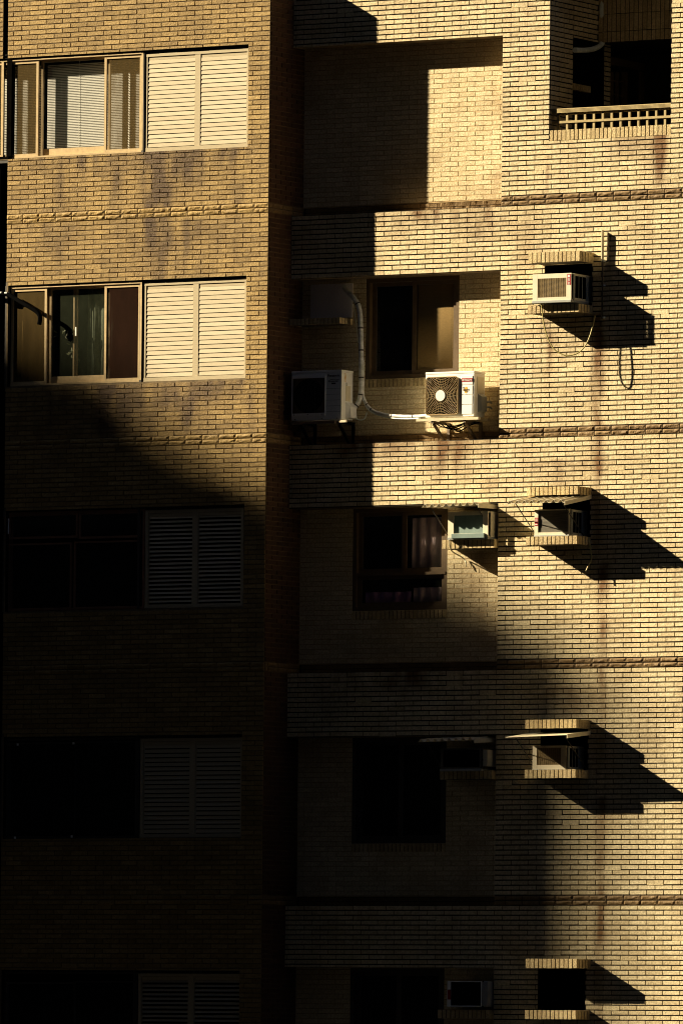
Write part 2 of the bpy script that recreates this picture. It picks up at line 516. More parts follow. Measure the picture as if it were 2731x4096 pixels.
def tiled_wall(parent, key, org, U, N, u0, u1, z0, z1, holes, L, phase, tile, mortar, h=0.009, jz=0.0155, ju=0.011, bands=True, label=None, name='tiled_wall'):
    """tiles standing proud of a mortar sheet; running bond; every string course its own part"""
    org, U, N = Vector(org), Vector(U), Vector(N)

    def P(u, z, o):
        return org + U * u + N * o + UP * z

    g = MB()
    us = sorted({u0, u1, *[min(max(q, u0), u1) for hh in holes for q in hh[:2]]})
    zs = sorted({z0, z1, *[min(max(q, z0), z1) for hh in holes for q in hh[2:]]})
    for a, b in zip(us[:-1], us[1:]):
        for c, d in zip(zs[:-1], zs[1:]):
            um, zm = (a + b) / 2, (c + d) / 2
            if any(hh[0] < um < hh[1] and hh[2] < zm < hh[3] for hh in holes):
                continue
            g.quad(P(a, c, 0), P(b, c, 0), P(b, d, 0), P(a, d, 0))
    g.cur = 1
    band = {}
    for ri, (ra, rb, kind) in enumerate(ROWS):
        a, b = max(ra, z0), min(rb, z1)
        if b - a < 0.02:
            continue
        if kind and not bands:
            kind = 0
        near = [hh for hh in holes if hh[2] < b - 0.004 and hh[3] > a + 0.004]
        ue = sorted({u0, u1, *[min(max(q, u0), u1) for hh in near for q in hh[:2]]})
        segs = []
        for p, q in zip(ue[:-1], ue[1:]):
            um = (p + q) / 2
            iv = [(a, b)]
            for hh in near:
                if hh[0] < um < hh[1]:
                    nv = []
                    for (c, d) in iv:
                        if hh[3] <= c or hh[2] >= d:
                            nv.append((c, d))
                            continue
                        if hh[2] > c:
                            nv.append((c, hh[2]))
                        if hh[3] < d:
                            nv.append((hh[3], d))
                    iv = nv
            if segs and segs[-1][2] == iv and segs[-1][1] == p:
                segs[-1] = (segs[-1][0], q, iv)
            else:
                segs.append((p, q, iv))
        for c, d, free in [(c, d, [(p, q)]) for (p, q, iv) in segs for (c, d) in iv]:
            off = phase + (L / 2 if ri % 2 else 0) + (0.0 if not kind else L * 0.18 - (L / 2 if ri % 2 else 0))
            for (p, q) in free:
                k0 = math.floor((p - off) / L)
                k = k0
                while off + k * L < q:
                    ta, tb = max(p, off + k * L), min(q, off + (k + 1) * L)
                    k += 1
                    if tb - ta < 0.03:
                        continue
                    ea = (ju / 2 if random.random() > 0.03 else -ju * 0.3) if ta > p else 0.001
                    eb = ju / 2 if tb < q else 0.001
                    za = c + ((jz / 2 if random.random() > 0.015 else -jz * 0.3) if c == ra else 0.001)
                    zb = d - (jz / 2 if d == rb else 0.001)
                    if zb - za < 0.012:
                        continue
                    ta, tb = ta + ea, tb - eb
                    if kind:
                        band.setdefault(ri, []).append((ta, tb, za, zb))
                        continue
                    g.t = random.random() if random.random() < 0.9 else -0.6
                    hh_ = h + random.uniform(-0.0008, 0.0012)
                    j = [random.uniform(-0.0012, 0.0012) for _ in range(4)]
                    um = (ta + tb) / 2
                    bx = 0.0012
                    nc = 5 if max(dirt(key, ta + (tb - ta) * qi / 4, (za + zb) / 2) for qi in range(5)) > 0.04 else 1
                    zl = [za + j[0], za + j[1], zb + j[2], zb + j[3]]
                    low, upp, lob, upb = [], [], [], []
                    for qi in range(nc + 1):
                        f = qi / nc
                        uu = ta + (tb - ta) * f
                        ui = min(max(uu, ta + bx), tb - bx)
                        z_lo, z_hi = zl[0] + (zl[1] - zl[0]) * f, zl[3] + (zl[2] - zl[3]) * f
                        d1, d2 = dirt(key, uu, z_lo), dirt(key, uu, z_hi)
                        low.append(g.vert(P(ui, z_lo + bx, hh_), d1))
                        upp.append(g.vert(P(ui, z_hi - bx, hh_), d2))
                        lob.append(g.vert(P(uu, z_lo, 0), d1))
                        upb.append(g.vert(P(uu, z_hi, 0), d2))
                    for qi in range(nc):
                        g.face((low[qi], low[qi + 1], upp[qi + 1], upp[qi]))
                        g.face((lob[qi], lob[qi + 1], low[qi + 1], low[qi]))
                        g.face((upp[qi], upp[qi + 1], upb[qi + 1], upb[qi]))
                    g.face((lob[0], low[0], upp[0], upb[0]))
                    g.face((low[nc], lob[nc], upb[nc], upp[nc]))
    o = g.build(name, [mortar, tile], parent)
    if label:
        o['label'] = label
    for zb_, lst in band.items():
        r = MB()
        for (ta, tb, za, zb) in lst:
            r.t = random.random()
            nx, nz = max(2, int((tb - ta) / 0.024)), 4
            seed = random.uniform(0, 90)
            ids = []
            for iz in range(nz + 1):
                row = []
                for ix in range(nx + 1):
                    uu, zz = ta + (tb - ta) * ix / nx, za + (zb - za) * iz / nz
                    edge = ix in (0, nx) or iz in (0, nz)
                    n = noise.noise(Vector((uu * 17 + seed, zz * 30, seed)))
                    prof = 0.018 + 0.009 * n - 0.003 * (iz < 2)
                    oo = 0.010 if edge else max(0.012, prof)
                    row.append(r.vert(P(uu, zz, oo)))
                ids.append(row)
            for iz in range(nz):
                for ix in range(nx):
                    r.face((ids[iz][ix], ids[iz][ix + 1], ids[iz + 1][ix + 1], ids[iz + 1][ix]))
            loop = [ids[0][i] for i in range(nx + 1)] + [ids[i][nx] for i in range(1, nz + 1)] + [ids[nz][i] for i in range(nx - 1, -1, -1)] + [ids[i][0] for i in range(nz - 1, 0, -1)]
            back = [r.vert(Vector(r.v[i]) - N * (Vector(r.v[i]) - org).dot(N)) for i in loop]
            for i in range(len(loop)):
                k = (i + 1) % len(loop)
                r.face((loop[i], loop[k], back[k], back[i]))
        r.build('string_course', 'tan_tile' if key == 'A' else 'rock_tile', parent)
    return o


def soldier_slab(parent, name, x0, x1, yf, yb, z0, z1, tile='ledge_tile', nf=12, ns=5, right=True, left=True):
    """concrete ledge clad with upright tiles on its front and ends"""
    g = MB()
    g.box(x0 + 0.007, x1 - 0.007, yf + 0.007, yb, z0 + 0.004, z1 - 0.004)
    g.cur = 1

    def tile_(p, q, r, s_, nrm):
        g.t = random.random()
        g.d = random.uniform(0, 0.22)
        n = Vector(nrm) * 0.007
        lo = [g.vert(v) for v in (p, q, r, s_)]
        c = (Vector(p) + Vector(r)) / 2
        hi = [g.vert(Vector(v) + n + (c - Vector(v)).normalized() * 0.0015) for v in (p, q, r, s_)]
        g.face(hi)
        for m_ in range(4):
            g.face((lo[m_], lo[(m_ + 1) % 4], hi[(m_ + 1) % 4], hi[m_]))

    st = (x1 - x0) / nf
    gap = 0.0062
    for k in range(nf):
        a, b = x0 + st * k + gap * (k > 0), x0 + st * (k + 1) - gap * (k < nf - 1)
        jz = random.uniform(-0.002, 0.002)
        tile_((a, yf + 0.007, z0 + jz), (b, yf + 0.007, z0 + jz), (b, yf + 0.007, z1), (a, yf + 0.007, z1), (0, -1, 0))
    sy = (yb - yf) / ns
    for k in range(ns):
        a, b = yf + sy * k + 0.0065, yf + sy * (k + 1) - 0.0065
        if right:
            tile_((x1 - 0.007, a, z0), (x1 - 0.007, b, z0), (x1 - 0.007, b, z1), (x1 - 0.007, a, z1), (1, 0, 0))
        if left:
            tile_((x0 + 0.007, b, z0), (x0 + 0.007, a, z0), (x0 + 0.007, a, z1), (x0 + 0.007, b, z1), (-1, 0, 0))
    return g.build(name, ['ledge_core', tile], parent)


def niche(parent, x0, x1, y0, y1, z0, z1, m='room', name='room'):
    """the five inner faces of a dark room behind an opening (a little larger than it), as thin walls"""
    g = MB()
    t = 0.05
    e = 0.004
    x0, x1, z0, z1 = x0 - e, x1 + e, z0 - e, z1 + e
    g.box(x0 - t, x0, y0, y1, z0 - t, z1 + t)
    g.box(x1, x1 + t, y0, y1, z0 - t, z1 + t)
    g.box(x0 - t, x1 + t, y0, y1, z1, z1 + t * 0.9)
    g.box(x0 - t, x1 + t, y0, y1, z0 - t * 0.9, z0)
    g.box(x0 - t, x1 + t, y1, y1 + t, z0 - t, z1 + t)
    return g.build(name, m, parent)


# ================================================================== the building
BLD = thing('apartment_building', 'brick tiled apartment block, tan wing on the left, pale beige wall on the right', 'building', (0, 0, 0))

# --- holes in the wing front (windows with shutters, one strip per floor)
WTOP = [18.615, 15.525, Z(975, 2018, YA), Z(968, 2938, YA), Z(960, 3885, YA)]
WBOT = [17.245, 14.155, Z(968, 2428, YA), Z(960, 3352, YA), Z(950, 4290, YA)]
WR = -1.235                                             # right end of every strip
WLft = [XL + 0.2, -5.02, -5.02, -5.02, -5.02]
wing_holes = [(WLft[i], WR, WBOT[i], WTOP[i]) for i in range(5)]
XSLOT = -5.045                                          # right edge of the black slot added left of the wing's windows
GRV = (X(14, 120, YA), X(33, 120, YA))                  # open joint above the top window
wing_holes += [(XL - 1.0, XSLOT, ZBOT - 1, 17.235), (GRV[0], GRV[1], WTOP[0] - 0.002, ZWING + 1)]
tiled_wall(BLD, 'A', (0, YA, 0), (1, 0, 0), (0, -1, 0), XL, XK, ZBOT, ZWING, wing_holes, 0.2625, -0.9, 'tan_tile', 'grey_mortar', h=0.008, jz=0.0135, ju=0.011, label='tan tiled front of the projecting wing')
ret_holes = []
tiled_wall(BLD, 'R', (XK, YA, 0), (0, 1, 0), (1, 0, 0), 0.0, 0.9, ZBOT, ZWING, ret_holes, 0.2625, 0.03, 'shade_tile', 'return_mortar', label='tiled return of the wing, its shade put into the tile colour')
# wing roof slab and back filling
g = MB()
g.box(XL, XK - 0.01, YA + 0.01, 3.2, ZWING - 0.12, ZWING - 0.004)
g.build('roof', 'concrete', BLD)
# --- main wall
BX0, BX1, BZ0 = 3.045, 4.865, 17.19
balc = (BX0, BX1, BZ0, ZTOP + 1)
ACH = []                                                # openings for the through-wall coolers
HOOD_Z = [(15.555, 15.692), (12.497, 12.606), (9.436, 9.552), (6.288, 6.412)]
SHELF_Z = [(14.889, 14.999), (11.848, 11.958), (8.782, 8.896), (5.618, 5.738)]
for (hz, sz) in zip(HOOD_Z, SHELF_Z):
    ACH.append((3.0, 3.715, sz[1] + 0.002, hz[0] - 0.002))
rec_holes = [(XK - 0.05, XR, RBOT[i], RTOP[i]) for i in range(5)]
tiled_wall(BLD, 'C', (0, YC, 0), (1, 0, 0), (0, -1, 0), XK, XE, ZBOT, ZTOP, rec_holes + [balc] + ACH, 0.2548, 5.058 - 0.2548 * 0.23, 'beige_tile', 'dark_mortar', label='pale beige tiled main wall with dark joints')
# --- recess backs, soffits, sills and right reveals
DW = [None, (0.10, 1.535, 14.16, 15.50), (-0.07, 1.39, 11.065, 12.43), (-0.045, 1.405, 7.955, 9.37), (-0.045, 1.405, 4.9, 6.29)]
for i in range(5):
    a, b = RBOT[i], RTOP[i]
    hl = []
    if DW[i]:
        hl.append(DW[i])
    tiled_wall(BLD, 'D', (0, YD, 0), (1, 0, 0), (0, -1, 0), XK, XR, a + (0.118 if i < 4 else 0), b, hl, 0.2548, 0.1, 'beige_tile', 'pale_mortar', h=0.004, jz=0.009, ju=0.008, bands=False, name='recess_wall', label='beige tiled back of a wall recess')
    if i < 4:   # string course at the foot of the recess
        for zz in (a + 0.002, a + 0.060):
            r = MB()
            xx = XK + 0.05
            while xx < XR - 0.05:
                r.t = random.random()
                x2 = min(xx + 0.2548, XR - 0.01)
                n = 9
                sd = random.uniform(0, 50)
                for k in range(n):
                    ua, ub = xx + (x2 - xx - 0.008) * k / n, xx + (x2 - xx - 0.008) * (k + 1) / n
                    pa = 0.022 + 0.014 * noise.noise(Vector((ua * 18, sd, zz)))
                    pb = 0.022 + 0.014 * noise.noise(Vector((ub * 18, sd, zz)))
                    r.hexa([(ua, YD - 0.01, zz), (ub, YD - 0.01, zz), (ub, YD, zz), (ua, YD, zz),
                            (ua, YD - pa, zz + 0.05), (ub, YD - pb, zz + 0.05), (ub, YD, zz + 0.05), (ua, YD, zz + 0.05)])
                xx += 0.2548
            r.build('string_course', 'rock_tile', BLD)
    g = MB()
    g.box(XK, XR + 0.1, YC + 0.004, YD + 0.1, b, b + 0.1)
    g.box(XK, XR + 0.1, YC + 0.004, YD + 0.1, a - 0.1, a - 0.001)
    g.box(XR, XR + 0.1, YC + 0.004, YD + 0.1, a, b)
    g.build('recess_lining', 'concrete', BLD)

# --- inner body so that no light leaks through
g = MB()
g.box(XL, XE, 3.2, 3.4, ZBOT, ZTOP)
g.box(XL, XE, 0.5, 3.2, ZBOT - 0.2, ZBOT)
g.box(XK + 0.02, XE, 0.02, 3.2, ZTOP, ZTOP + 0.2)
g.box(XE, XE + 0.2, 0.0, 3.2, ZBOT, ZTOP)
g.box(XL - 0.2, XL, YA, 3.2, ZBOT, ZWING)
g.box(XK, XK + 0.018, 0.02, 3.2, ZWING - 0.3, ZTOP)
g.build('body_wall', 'far_wall', BLD)
g = MB()
g.box(XL, XE, 0.6, 3.4, 0.0, ZBOT - 0.2)
g.box(XL, XK, YA + 0.02, 0.6, 0.0, ZBOT)
g.box(XK, XE, 0.02, 0.6, 0.0, ZBOT)
g.build('ground_storey', 'far_wall', BLD)


# ---------------------------------------------------------------- louvered shutters on the wing
def shutter(x0, x1, z0, z1, open_=0.0, mid=0.085, m='cream_metal', nslat=20, fr=0.042, single=False):
    yf = YA + 0.032
    f = MB()
    f.box(x0, x1, yf, yf + 0.06, z0, z0 + fr * 1.2)
    f.box(x0, x1, yf, yf + 0.06, z1 - fr, z1)
    f.box(x0, x0 + fr, yf + 0.002, yf + 0.058, z0 + fr * 1.2, z1 - fr)
    f.box(x1 - fr, x1, yf + 0.002, yf + 0.058, z0 + fr * 1.2, z1 - fr)
    xm = (x0 + x1) / 2 + 0.01
    f.box(xm - mid / 2, xm + mid / 2, yf + 0.004, yf + 0.056, z0 + fr * 1.2, z1 - fr)
    win = f.build('louvered_shutter', m, BLD)
    for (a, b) in ((x0 + fr, xm - mid / 2), (xm + mid / 2, x1 - fr)):
        s = MB()
        zA, zB = z0 + fr * 1.2, z1 - fr
        top = 0.045
        s.box(a + 0.002, b - 0.002, yf + 0.012, yf + 0.03, zB - top, zB - 0.004)
        p = (zB - top - zA) / nslat
        for k in range(nslat):
            zl, zh = zA + p * k, zA + p * (k + 1)
            gap = 0.0075 + open_ * 0.6 * p + random.uniform(-0.001, 0.0015)
            tilt = 0.007 + open_ * 0.02 + random.uniform(-0.002, 0.002)
            # slat leans outward at its foot
            s.hexa([(a + 0.012, yf + 0.006, zl + gap), (b - 0.004, yf + 0.006, zl + gap), (b - 0.004, yf + 0.012, zl + gap), (a + 0.012, yf + 0.012, zl + gap),
                    (a + 0.012, yf + 0.006 + tilt, zh - 0.0015), (b - 0.004, yf + 0.006 + tilt, zh - 0.0015), (b - 0.004, yf + 0.014 + tilt, zh - 0.0015), (a + 0.012, yf + 0.014 + tilt, zh - 0.0015)])
        s.box(a + 0.001, a + 0.008, yf + 0.008, yf + 0.03, zA, zB - top)
        s.build('slat_panel', m, win)
        d = MB()
        d.box(a, b, yf + 0.05, yf + 0.055, zA, zB)
        d.build('backing', 'void', win)
    return win


SX0, SX1 = -2.885, -1.24
s1 = shutter(SX0, SX1, 17.252, 18.572)
s2 = shutter(SX0 + 0.01, SX1, 14.16, 15.492)
s3 = shutter(X(575, 2200, YA), X(968, 2200, YA), WBOT[2] + 0.008, WTOP[2] - 0.04, open_=0.55, nslat=21)
s3['label'] = 'open slatted shutter in deep shade'
s4 = shutter(X(555, 3150, YA), X(966, 3150, YA), WBOT[3] + 0.008, WTOP[3] - 0.04, open_=0.12)
s4['label'] = 'closed slatted shutter in near darkness'
s5 = shutter(X(547, 4000, YA), X(962, 4000, YA), WBOT[4] + 0.008, WTOP[4] - 0.04, open_=0.5)


# ---------------------------------------------------------------- sliding windows on the wing
def rect_frame(g, x0, x1, z0, z1, y, d, wl, wr, wb, wt):
    g.box(x0, x0 + wl, y, y + d, z0, z1)
    g.box(x1 - wr, x1, y, y + d, z0, z1)
    g.box(x0 + wl, x1 - wr, y + 0.001, y + d - 0.001, z0, z0 + wb)
    g.box(x0 + wl, x1 - wr, y + 0.001, y + d - 0.001, z1 - wt, z1)


def strip_window(i, posts, y_px, sash_m, panes, left_open=False):
    pass


def window_upper(i, left, p1, p2, right, ypx, blind):
    """three-light sliding window: insect screens left and right in the outer track, glass set back between them"""
    z0, z1 = WBOT[i] + 0.006, WTOP[i]
    yf = YA + 0.02
    xl, xa, xb, xr = (X(q, ypx, YA) for q in (left, p1, p2, right))
    f = MB()
    f.box(xl, xr + 0.012, yf - 0.004, yf + 0.16, z1 - 0.040, z1 - 0.018)        # head
    f.box(xl, xr + 0.012, yf + 0.002, yf + 0.16, z0, z0 + 0.022)                 # sill
    f.box(xr - 0.016, xr + 0.012, yf - 0.002, yf + 0.15, z0 + 0.022, z1 - 0.040)
    win = f.build('window', 'frame_metal', BLD)
    zz0, zz1 = z0 + 0.022, z1 - 0.042
    # outer sashes
    for (a, b, sm) in ((xl, xa + 0.035, 'screen' if blind else 'screen'), (xb - 0.002, xr - 0.018, 'screen' if blind else 'dark_screen')):
        s = MB()
        rect_frame(s, a, b, zz0, zz1, yf + 0.012, 0.03, 0.034, 0.034, 0.036, 0.040)
        sash = s.build('screen_sash', 'frame_metal', win)
        n = MB()
        n.box(a + 0.03, b - 0.03, yf + 0.026, yf + 0.0275, zz0 + 0.03, zz1 - 0.03)
        n.build('insect_screen', sm, sash)
    # set-back glazing
    s = MB()
    a, b = xa - 0.30, xr - 0.03
    ym = yf + 0.075
    xm = (xa + xb) / 2 if not blind else None
    rect_frame(s, xa + 0.04, xb + 0.05, zz0, zz1, ym, 0.03, 0.03, 0.03, 0.095, 0.03)
    if not blind:
        xq = X(290, ypx, YA + 0.1)
        s.box(xq - 0.012, xq + 0.012, ym + 0.035, ym + 0.06, zz0 + 0.09, zz1 - 0.03)
        s.box(xq + 0.022, xq + 0.046, ym + 0.05, ym + 0.075, zz0 + 0.09, zz1 - 0.03)
    sash = s.build('glass_sash', 'frame_metal', win)
    n = MB()
    n.box(xa + 0.06, xb + 0.03, ym + 0.013, ym + 0.017, zz0 + 0.09, zz1 - 0.025)
    n.build('glass_pane', 'glass' if blind else 'dusty_glass', sash)
    if blind:
        for (a, b) in ((xl + 0.05, xa + 0.01), (xa + 0.075, xr - 0.03)):
            s = MB()
            yb_ = YA + 0.20
            k, n = 0, int((zz1 - zz0 - 0.06) / 0.0222)
            for k in range(n):
                zc = zz0 + 0.035 + k * 0.0222
                s.hexa([(a, yb_ - 0.003, zc - 0.0070), (b, yb_ - 0.003, zc - 0.0070), (b, yb_ - 0.0022, zc - 0.0072), (a, yb_ - 0.0022, zc - 0.0072),
                        (a, yb_ + 0.002, zc + 0.0080), (b, yb_ + 0.002, zc + 0.0080), (b, yb_ + 0.0028, zc + 0.0078), (a, yb_ + 0.0028, zc + 0.0078)])
            m_ = a + (b - a) * 0.40
            for q in (0.32, 0.62):
                s.box(a + (b - a) * q, a + (b - a) * q + 0.004, yb_ - 0.010, yb_ - 0.008, zz0 + 0.02, zz1 - 0.02)
            s.build('venetian_blind', 'blind', win)
    return win, (xl, xa, xb, xr, zz0, zz1)


w1, q1 = window_upper(0, -40, 139, 412, 566, 420, True)
w1['label'] = 'sliding window with white venetian blinds'
# extra light beyond the left edge of the picture keeps its own post
one('mullion', 'frame_metal', w1, 'box', X(2, 400, YA), X(11, 400, YA), YA + 0.018, YA + 0.05, WBOT[0] + 0.03, WTOP[0] - 0.043)
niche(BLD, XL + 0.25, SX0 - 0.02, YA + 0.22, YA + 1.0, WBOT[0], WTOP[0])
w2, q2 = window_upper(1, 38, 172, 412, 560, 1350, False)
w2['label'] = 'sliding window with dusty glass and brown insect screens'
niche(BLD, -5.02, SX0 - 0.02, YA + 0.40, YA + 1.3, WBOT[1], WTOP[1])


def curtain(parent, x0, x1, y, z0, z1, m, waves=5, amp=0.02, name='curtain'):
    g = MB()
    n = waves * 10
    top, bot = [], []
    for k in range(n + 1):
        t = k / n
        yy = y + amp * math.sin(t * waves * 2 * math.pi) + 0.4 * amp * math.sin(t * waves * 4.3)
        top.append(g.vert((x0 + (x1 - x0) * t, yy * 1.0, z1)))
        bot.append(g.vert((x0 + (x1 - x0) * t, yy + 0.3 * amp * math.sin(t * 17), z0)))
    for k in range(n):
        g.face((bot[k], bot[k + 1], top[k + 1], top[k]), True)
    # a second sheet gives the cloth its thickness
    tb = [g.vert((g.v[i][0], g.v[i][1] + 0.004, g.v[i][2])) for i in top]
    bb = [g.vert((g.v[i][0], g.v[i][1] + 0.004, g.v[i][2])) for i in bot]
    for k in range(n):
        g.face((bb[k + 1], bb[k], tb[k], tb[k + 1]), True)
        g.face((bot[k + 1], bot[k], bb[k], bb[k + 1]))
        g.face((top[k], top[k + 1], tb[k + 1], tb[k]))
    return g.build(name, m, parent)


curtain(w2, q2[0] + 0.04, q2[1] - 0.02, YA + 0.24, q2[4], q2[5] - 0.02, 'curtain', 3, 0.008)
curtain(w2, q2[1] + 0.55, q2[2] + 0.03, YA + 0.26, q2[4] + 0.05, q2[5] - 0.02, 'green_curtain', 3, 0.02)
hn = one('handle', 'white_plastic', w2, 'box', X(284, 1350, YA), X(289, 1350, YA), YA + 0.10, YA + 0.125, Z(284, 1340, YA), Z(284, 1305, YA))
# a pot plant glimpsed inside: a few pale leaves
g = MB()
for k in range(46):
    cx, cz = X(250, 1400, YA) + random.gauss(0, 0.05), Z(250, 1397, YA) + random.gauss(0, 0.04) - 0.03
    if k > 26:
        cx, cz = X(215, 1340, YA) + random.gauss(0, 0.09), Z(215, 1335, YA) + random.gauss(0, 0.05)
    cy = YA + 0.30 + random.uniform(-0.05, 0.05)
    a = random.uniform(0, 6.28)
    d1 = Vector((math.cos(a), random.uniform(-.5, .5), math.sin(a))) * 0.03
    d2 = Vector((-math.sin(a), random.uniform(-.5, .5), math.cos(a))) * 0.010
    c = Vector((cx, cy, cz))
    g.quad(c - d1, c + d2, c + d1, c - d2)
tag(g.build('house_plant', 'leaf'), 'leafy house plant just inside the dusty sliding window', 'plant')


def window_lower(i, rects, ypx, m='brown_metal', pane='glass'):
    z0, z1 = WBOT[i] + 0.006, WTOP[i] - 0.02
    yf = YA + 0.03
    xr = X(rects[0], ypx, YA)
    f = MB()
    rect_frame(f, -5.015, xr, z0, z1, yf, 0.10, 0.03, 0.03, 0.03, 0.03)
    win = f.build('window', m, BLD)
    for (a, b, c, d) in rects[1]:
        xa, zb = at(a, b, YA)
        xb, za = at(c, d, YA)
        s = MB()
        rect_frame(s, xa, xb, za, zb, yf - 0.006, 0.028, 0.024, 0.024, 0.03, 0.022)
        sash = s.build('sash', m, win)
        n = MB()
        n.box(xa + 0.02, xb - 0.02, yf + 0.008, yf + 0.012, za + 0.02, zb - 0.02)
        n.build('glass_pane', pane, sash)
    return win


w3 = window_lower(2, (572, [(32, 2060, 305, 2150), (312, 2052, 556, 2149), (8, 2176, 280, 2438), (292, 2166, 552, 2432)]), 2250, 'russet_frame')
w3['label'] = 'dark four-pane window in deep shade'
niche(BLD, -5.02, X(575, 2200, YA) - 0.03, YA + 0.14, YA + 1.2, WBOT[2], WTOP[2])
xx, zz = at(12, 2074, YA)
x2, z2 = at(33, 2136, YA)
one('vent_cover', 'white_plastic', w3, 'box', xx, x2, YA + 0.004, YA + 0.022, z2, zz)
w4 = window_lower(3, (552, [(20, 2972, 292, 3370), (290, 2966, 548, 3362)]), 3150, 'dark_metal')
w4['label'] = 'black window hardly visible in the shade'
niche(BLD, -5.02, X(555, 3150, YA) - 0.03, YA + 0.14, YA + 1.2, WBOT[3], WTOP[3])
# its four pale fixing clips
for (px, py) in ((68, 2979), (291, 2974), (57, 3352), (284, 3347)):
    xx, zz = at(px, py, YA)
    one('clip', 'white_plastic', w4, 'box', xx - 0.014, xx + 0.014, YA + 0.012, YA + 0.022, zz - 0.016, zz + 0.016)
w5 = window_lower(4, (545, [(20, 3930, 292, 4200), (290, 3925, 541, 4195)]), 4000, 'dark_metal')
niche(BLD, -5.02, X(547, 4000, YA) - 0.03, YA + 0.14, YA + 1.2, WBOT[4], WTOP[4])
# reveals of every strip opening
for i in range(5):
    g = MB()
    a, b = WLft[i], WR
    g.box(a - 0.04, b + 0.04, YA + 0.004, YA + 0.40, WTOP[i], WTOP[i] + 0.05)
    g.box(a - 0.04, b + 0.04, YA + 0.004, YA + 0.40, WBOT[i] - 0.05, WBOT[i])
    g.box(b, b + 0.05, YA + 0.004, YA + 0.40, WBOT[i], WTOP[i])
    g.box(a - 0.05, a, YA + 0.004, YA + 0.40, WBOT[i], WTOP[i])
    g.box(SX0 - 0.04, SX0 - 0.004, YA + 0.02, YA + 0.30, WBOT[i] + 0.002, WTOP[i] - 0.002)
    g.box(SX0 - 0.03, b + 0.02, YA + 0.11, YA + 0.30, WBOT[i] + 0.003, WTOP[i] - 0.003)
    g.build('window_reveal', 'dark_metal', BLD)


# ---------------------------------------------------------------- windows in the recess backs
def recess_window(i, lights, frame='brown_metal'):
    x0, x1, z0, z1 = DW[i]
    y = YD + 0.03
    f = MB()
    rect_frame(f, x0, x1, z0, z1, y - 0.022, 0.14, 0.05, 0.05, 0.05, 0.05)
    win = f.build('window', frame, BLD)
    for (a, b, c, d, yy, gm) in lights:
        s = MB()
        rect_frame(s, a, b, c, d, y + yy, 0.03, 0.06, 0.06, 0.06, 0.05)
        sash = s.build('sash', frame, win)
        n = MB()
        n.box(a + 0.05, b - 0.05, y + yy + 0.012, y + yy + 0.016, c + 0.05, d - 0.045)
        n.build('glass_pane', gm, sash)
    niche(BLD, x0, x1, y + 0.12, y + 1.0, z0, z1)
    return win


xm = X(1650, 1300, YD)
rw2 = recess_window(1, [(0.15, xm + 0.02, 14.21, 15.45, 0.05, 'glass'), (xm - 0.03, 1.485, 14.21, 15.45, 0.01, 'glass')])
rw2['label'] = 'brown framed window with a curtain behind its lit right half'
curtain(rw2, xm + 0.05, 1.42, YD + 0.058, 14.26, 15.40, 'curtain', 1, 0.003)
zt = Z(1600, 2290, YD)
xm = X(1610, 2200, YD)
rw3 = recess_window(2, [(-0.02, xm, zt, 12.38, 0.04, 'glass'), (xm - 0.02, 1.34, zt, 12.38, 0.0, 'glass'), (-0.02, 1.34, 11.115, zt - 0.035, 0.02, 'glass')])
rw3['label'] = 'brown framed window with pale and violet curtains inside'
one('transom', 'brown_metal', rw3, 'box', -0.02, 1.36, YD + 0.0, YD + 0.1, zt - 0.035, zt + 0.002)
curtain(rw3, X(1630, 2200, YD), 1.27, YD + 0.12, zt + 0.05, 12.30, 'pale_curtain', 3, 0.014)
curtain(rw3, 0.06, X(1628, 2350, YD), YD + 0.12, 11.16, zt - 0.25, 'violet_curtain', 4, 0.03)
curtain(rw3, X(1635, 2350, YD), 1.27, YD + 0.12, 11.16, zt - 0.2, 'pale_curtain', 3, 0.03)
rw4 = recess_window(3, [(0.0, 0.68, 8.0, 9.32, 0.05, 'glass'), (0.66, 1.355, 8.0, 9.32, 0.01, 'glass')], 'dark_metal')
rw5 = recess_window(4, [(0.0, 0.68, 4.95, 6.24, 0.05, 'glass'), (0.66, 1.355, 4.95, 6.24, 0.01, 'glass')], 'dark_metal')
# upright tile course under each recess window
for i in (1, 2, 3):
    x0, x1, z0, z1 = DW[i]
    soldier_slab(BLD, 'window_sill', x0 + 0.0, x1 - 0.0, YD - 0.012, YD - 0.001, z0 - 0.115, z0 - 0.002, nf=23, ns=1, right=False, left=False)

# ---------------------------------------------------------------- ledges above and below the through-wall coolers
for k, (hz, sz) in enumerate(zip(HOOD_Z, SHELF_Z)):
    xo = (0.0, 0.008, 0.02, 0.06)[k]
    soldier_slab(BLD, 'hood_ledge', 2.966 + xo, 3.734 + xo, -0.385, YC + 0.0, hz[0], hz[1])
    soldier_slab(BLD, 'shelf_ledge', 2.962 + xo, 3.728 + xo, -0.385, YC + 0.0, sz[0], sz[1])
    niche(BLD, 3.0, 3.715, 0.003, 0.7, sz[1] + 0.004, hz[0] - 0.004, 'void', 'sleeve')
for (z0, z1) in ((11.843, 11.958), (8.787, 8.902), (5.622, 5.738)):
    soldier_slab(BLD, 'shelf_ledge', 1.533, 2.326, -0.10, YD, z0, z1, nf=12, ns=5)
# floor-two ledge in the left corner of the recess, with the blanked opening above it
xA, xB = X(1157, 1285, -0.06), X(1358, 1285, -0.06)
zA, zB = Z(1250, 1297, -0.06), Z(1250, 1272, -0.06)
soldier_slab(BLD, 'shelf_ledge', xA, xB, -0.06, YD, zA, zB, nf=13, ns=5)
xA, xB = X(1245, 1200, YD), X(1412, 1200, YD)
one('blanking_board', 'board', BLD, 'box', xA, xB, YD - 0.02, YD - 0.006, Z(1330, 1272, YD), Z(1330, 1135, YD))

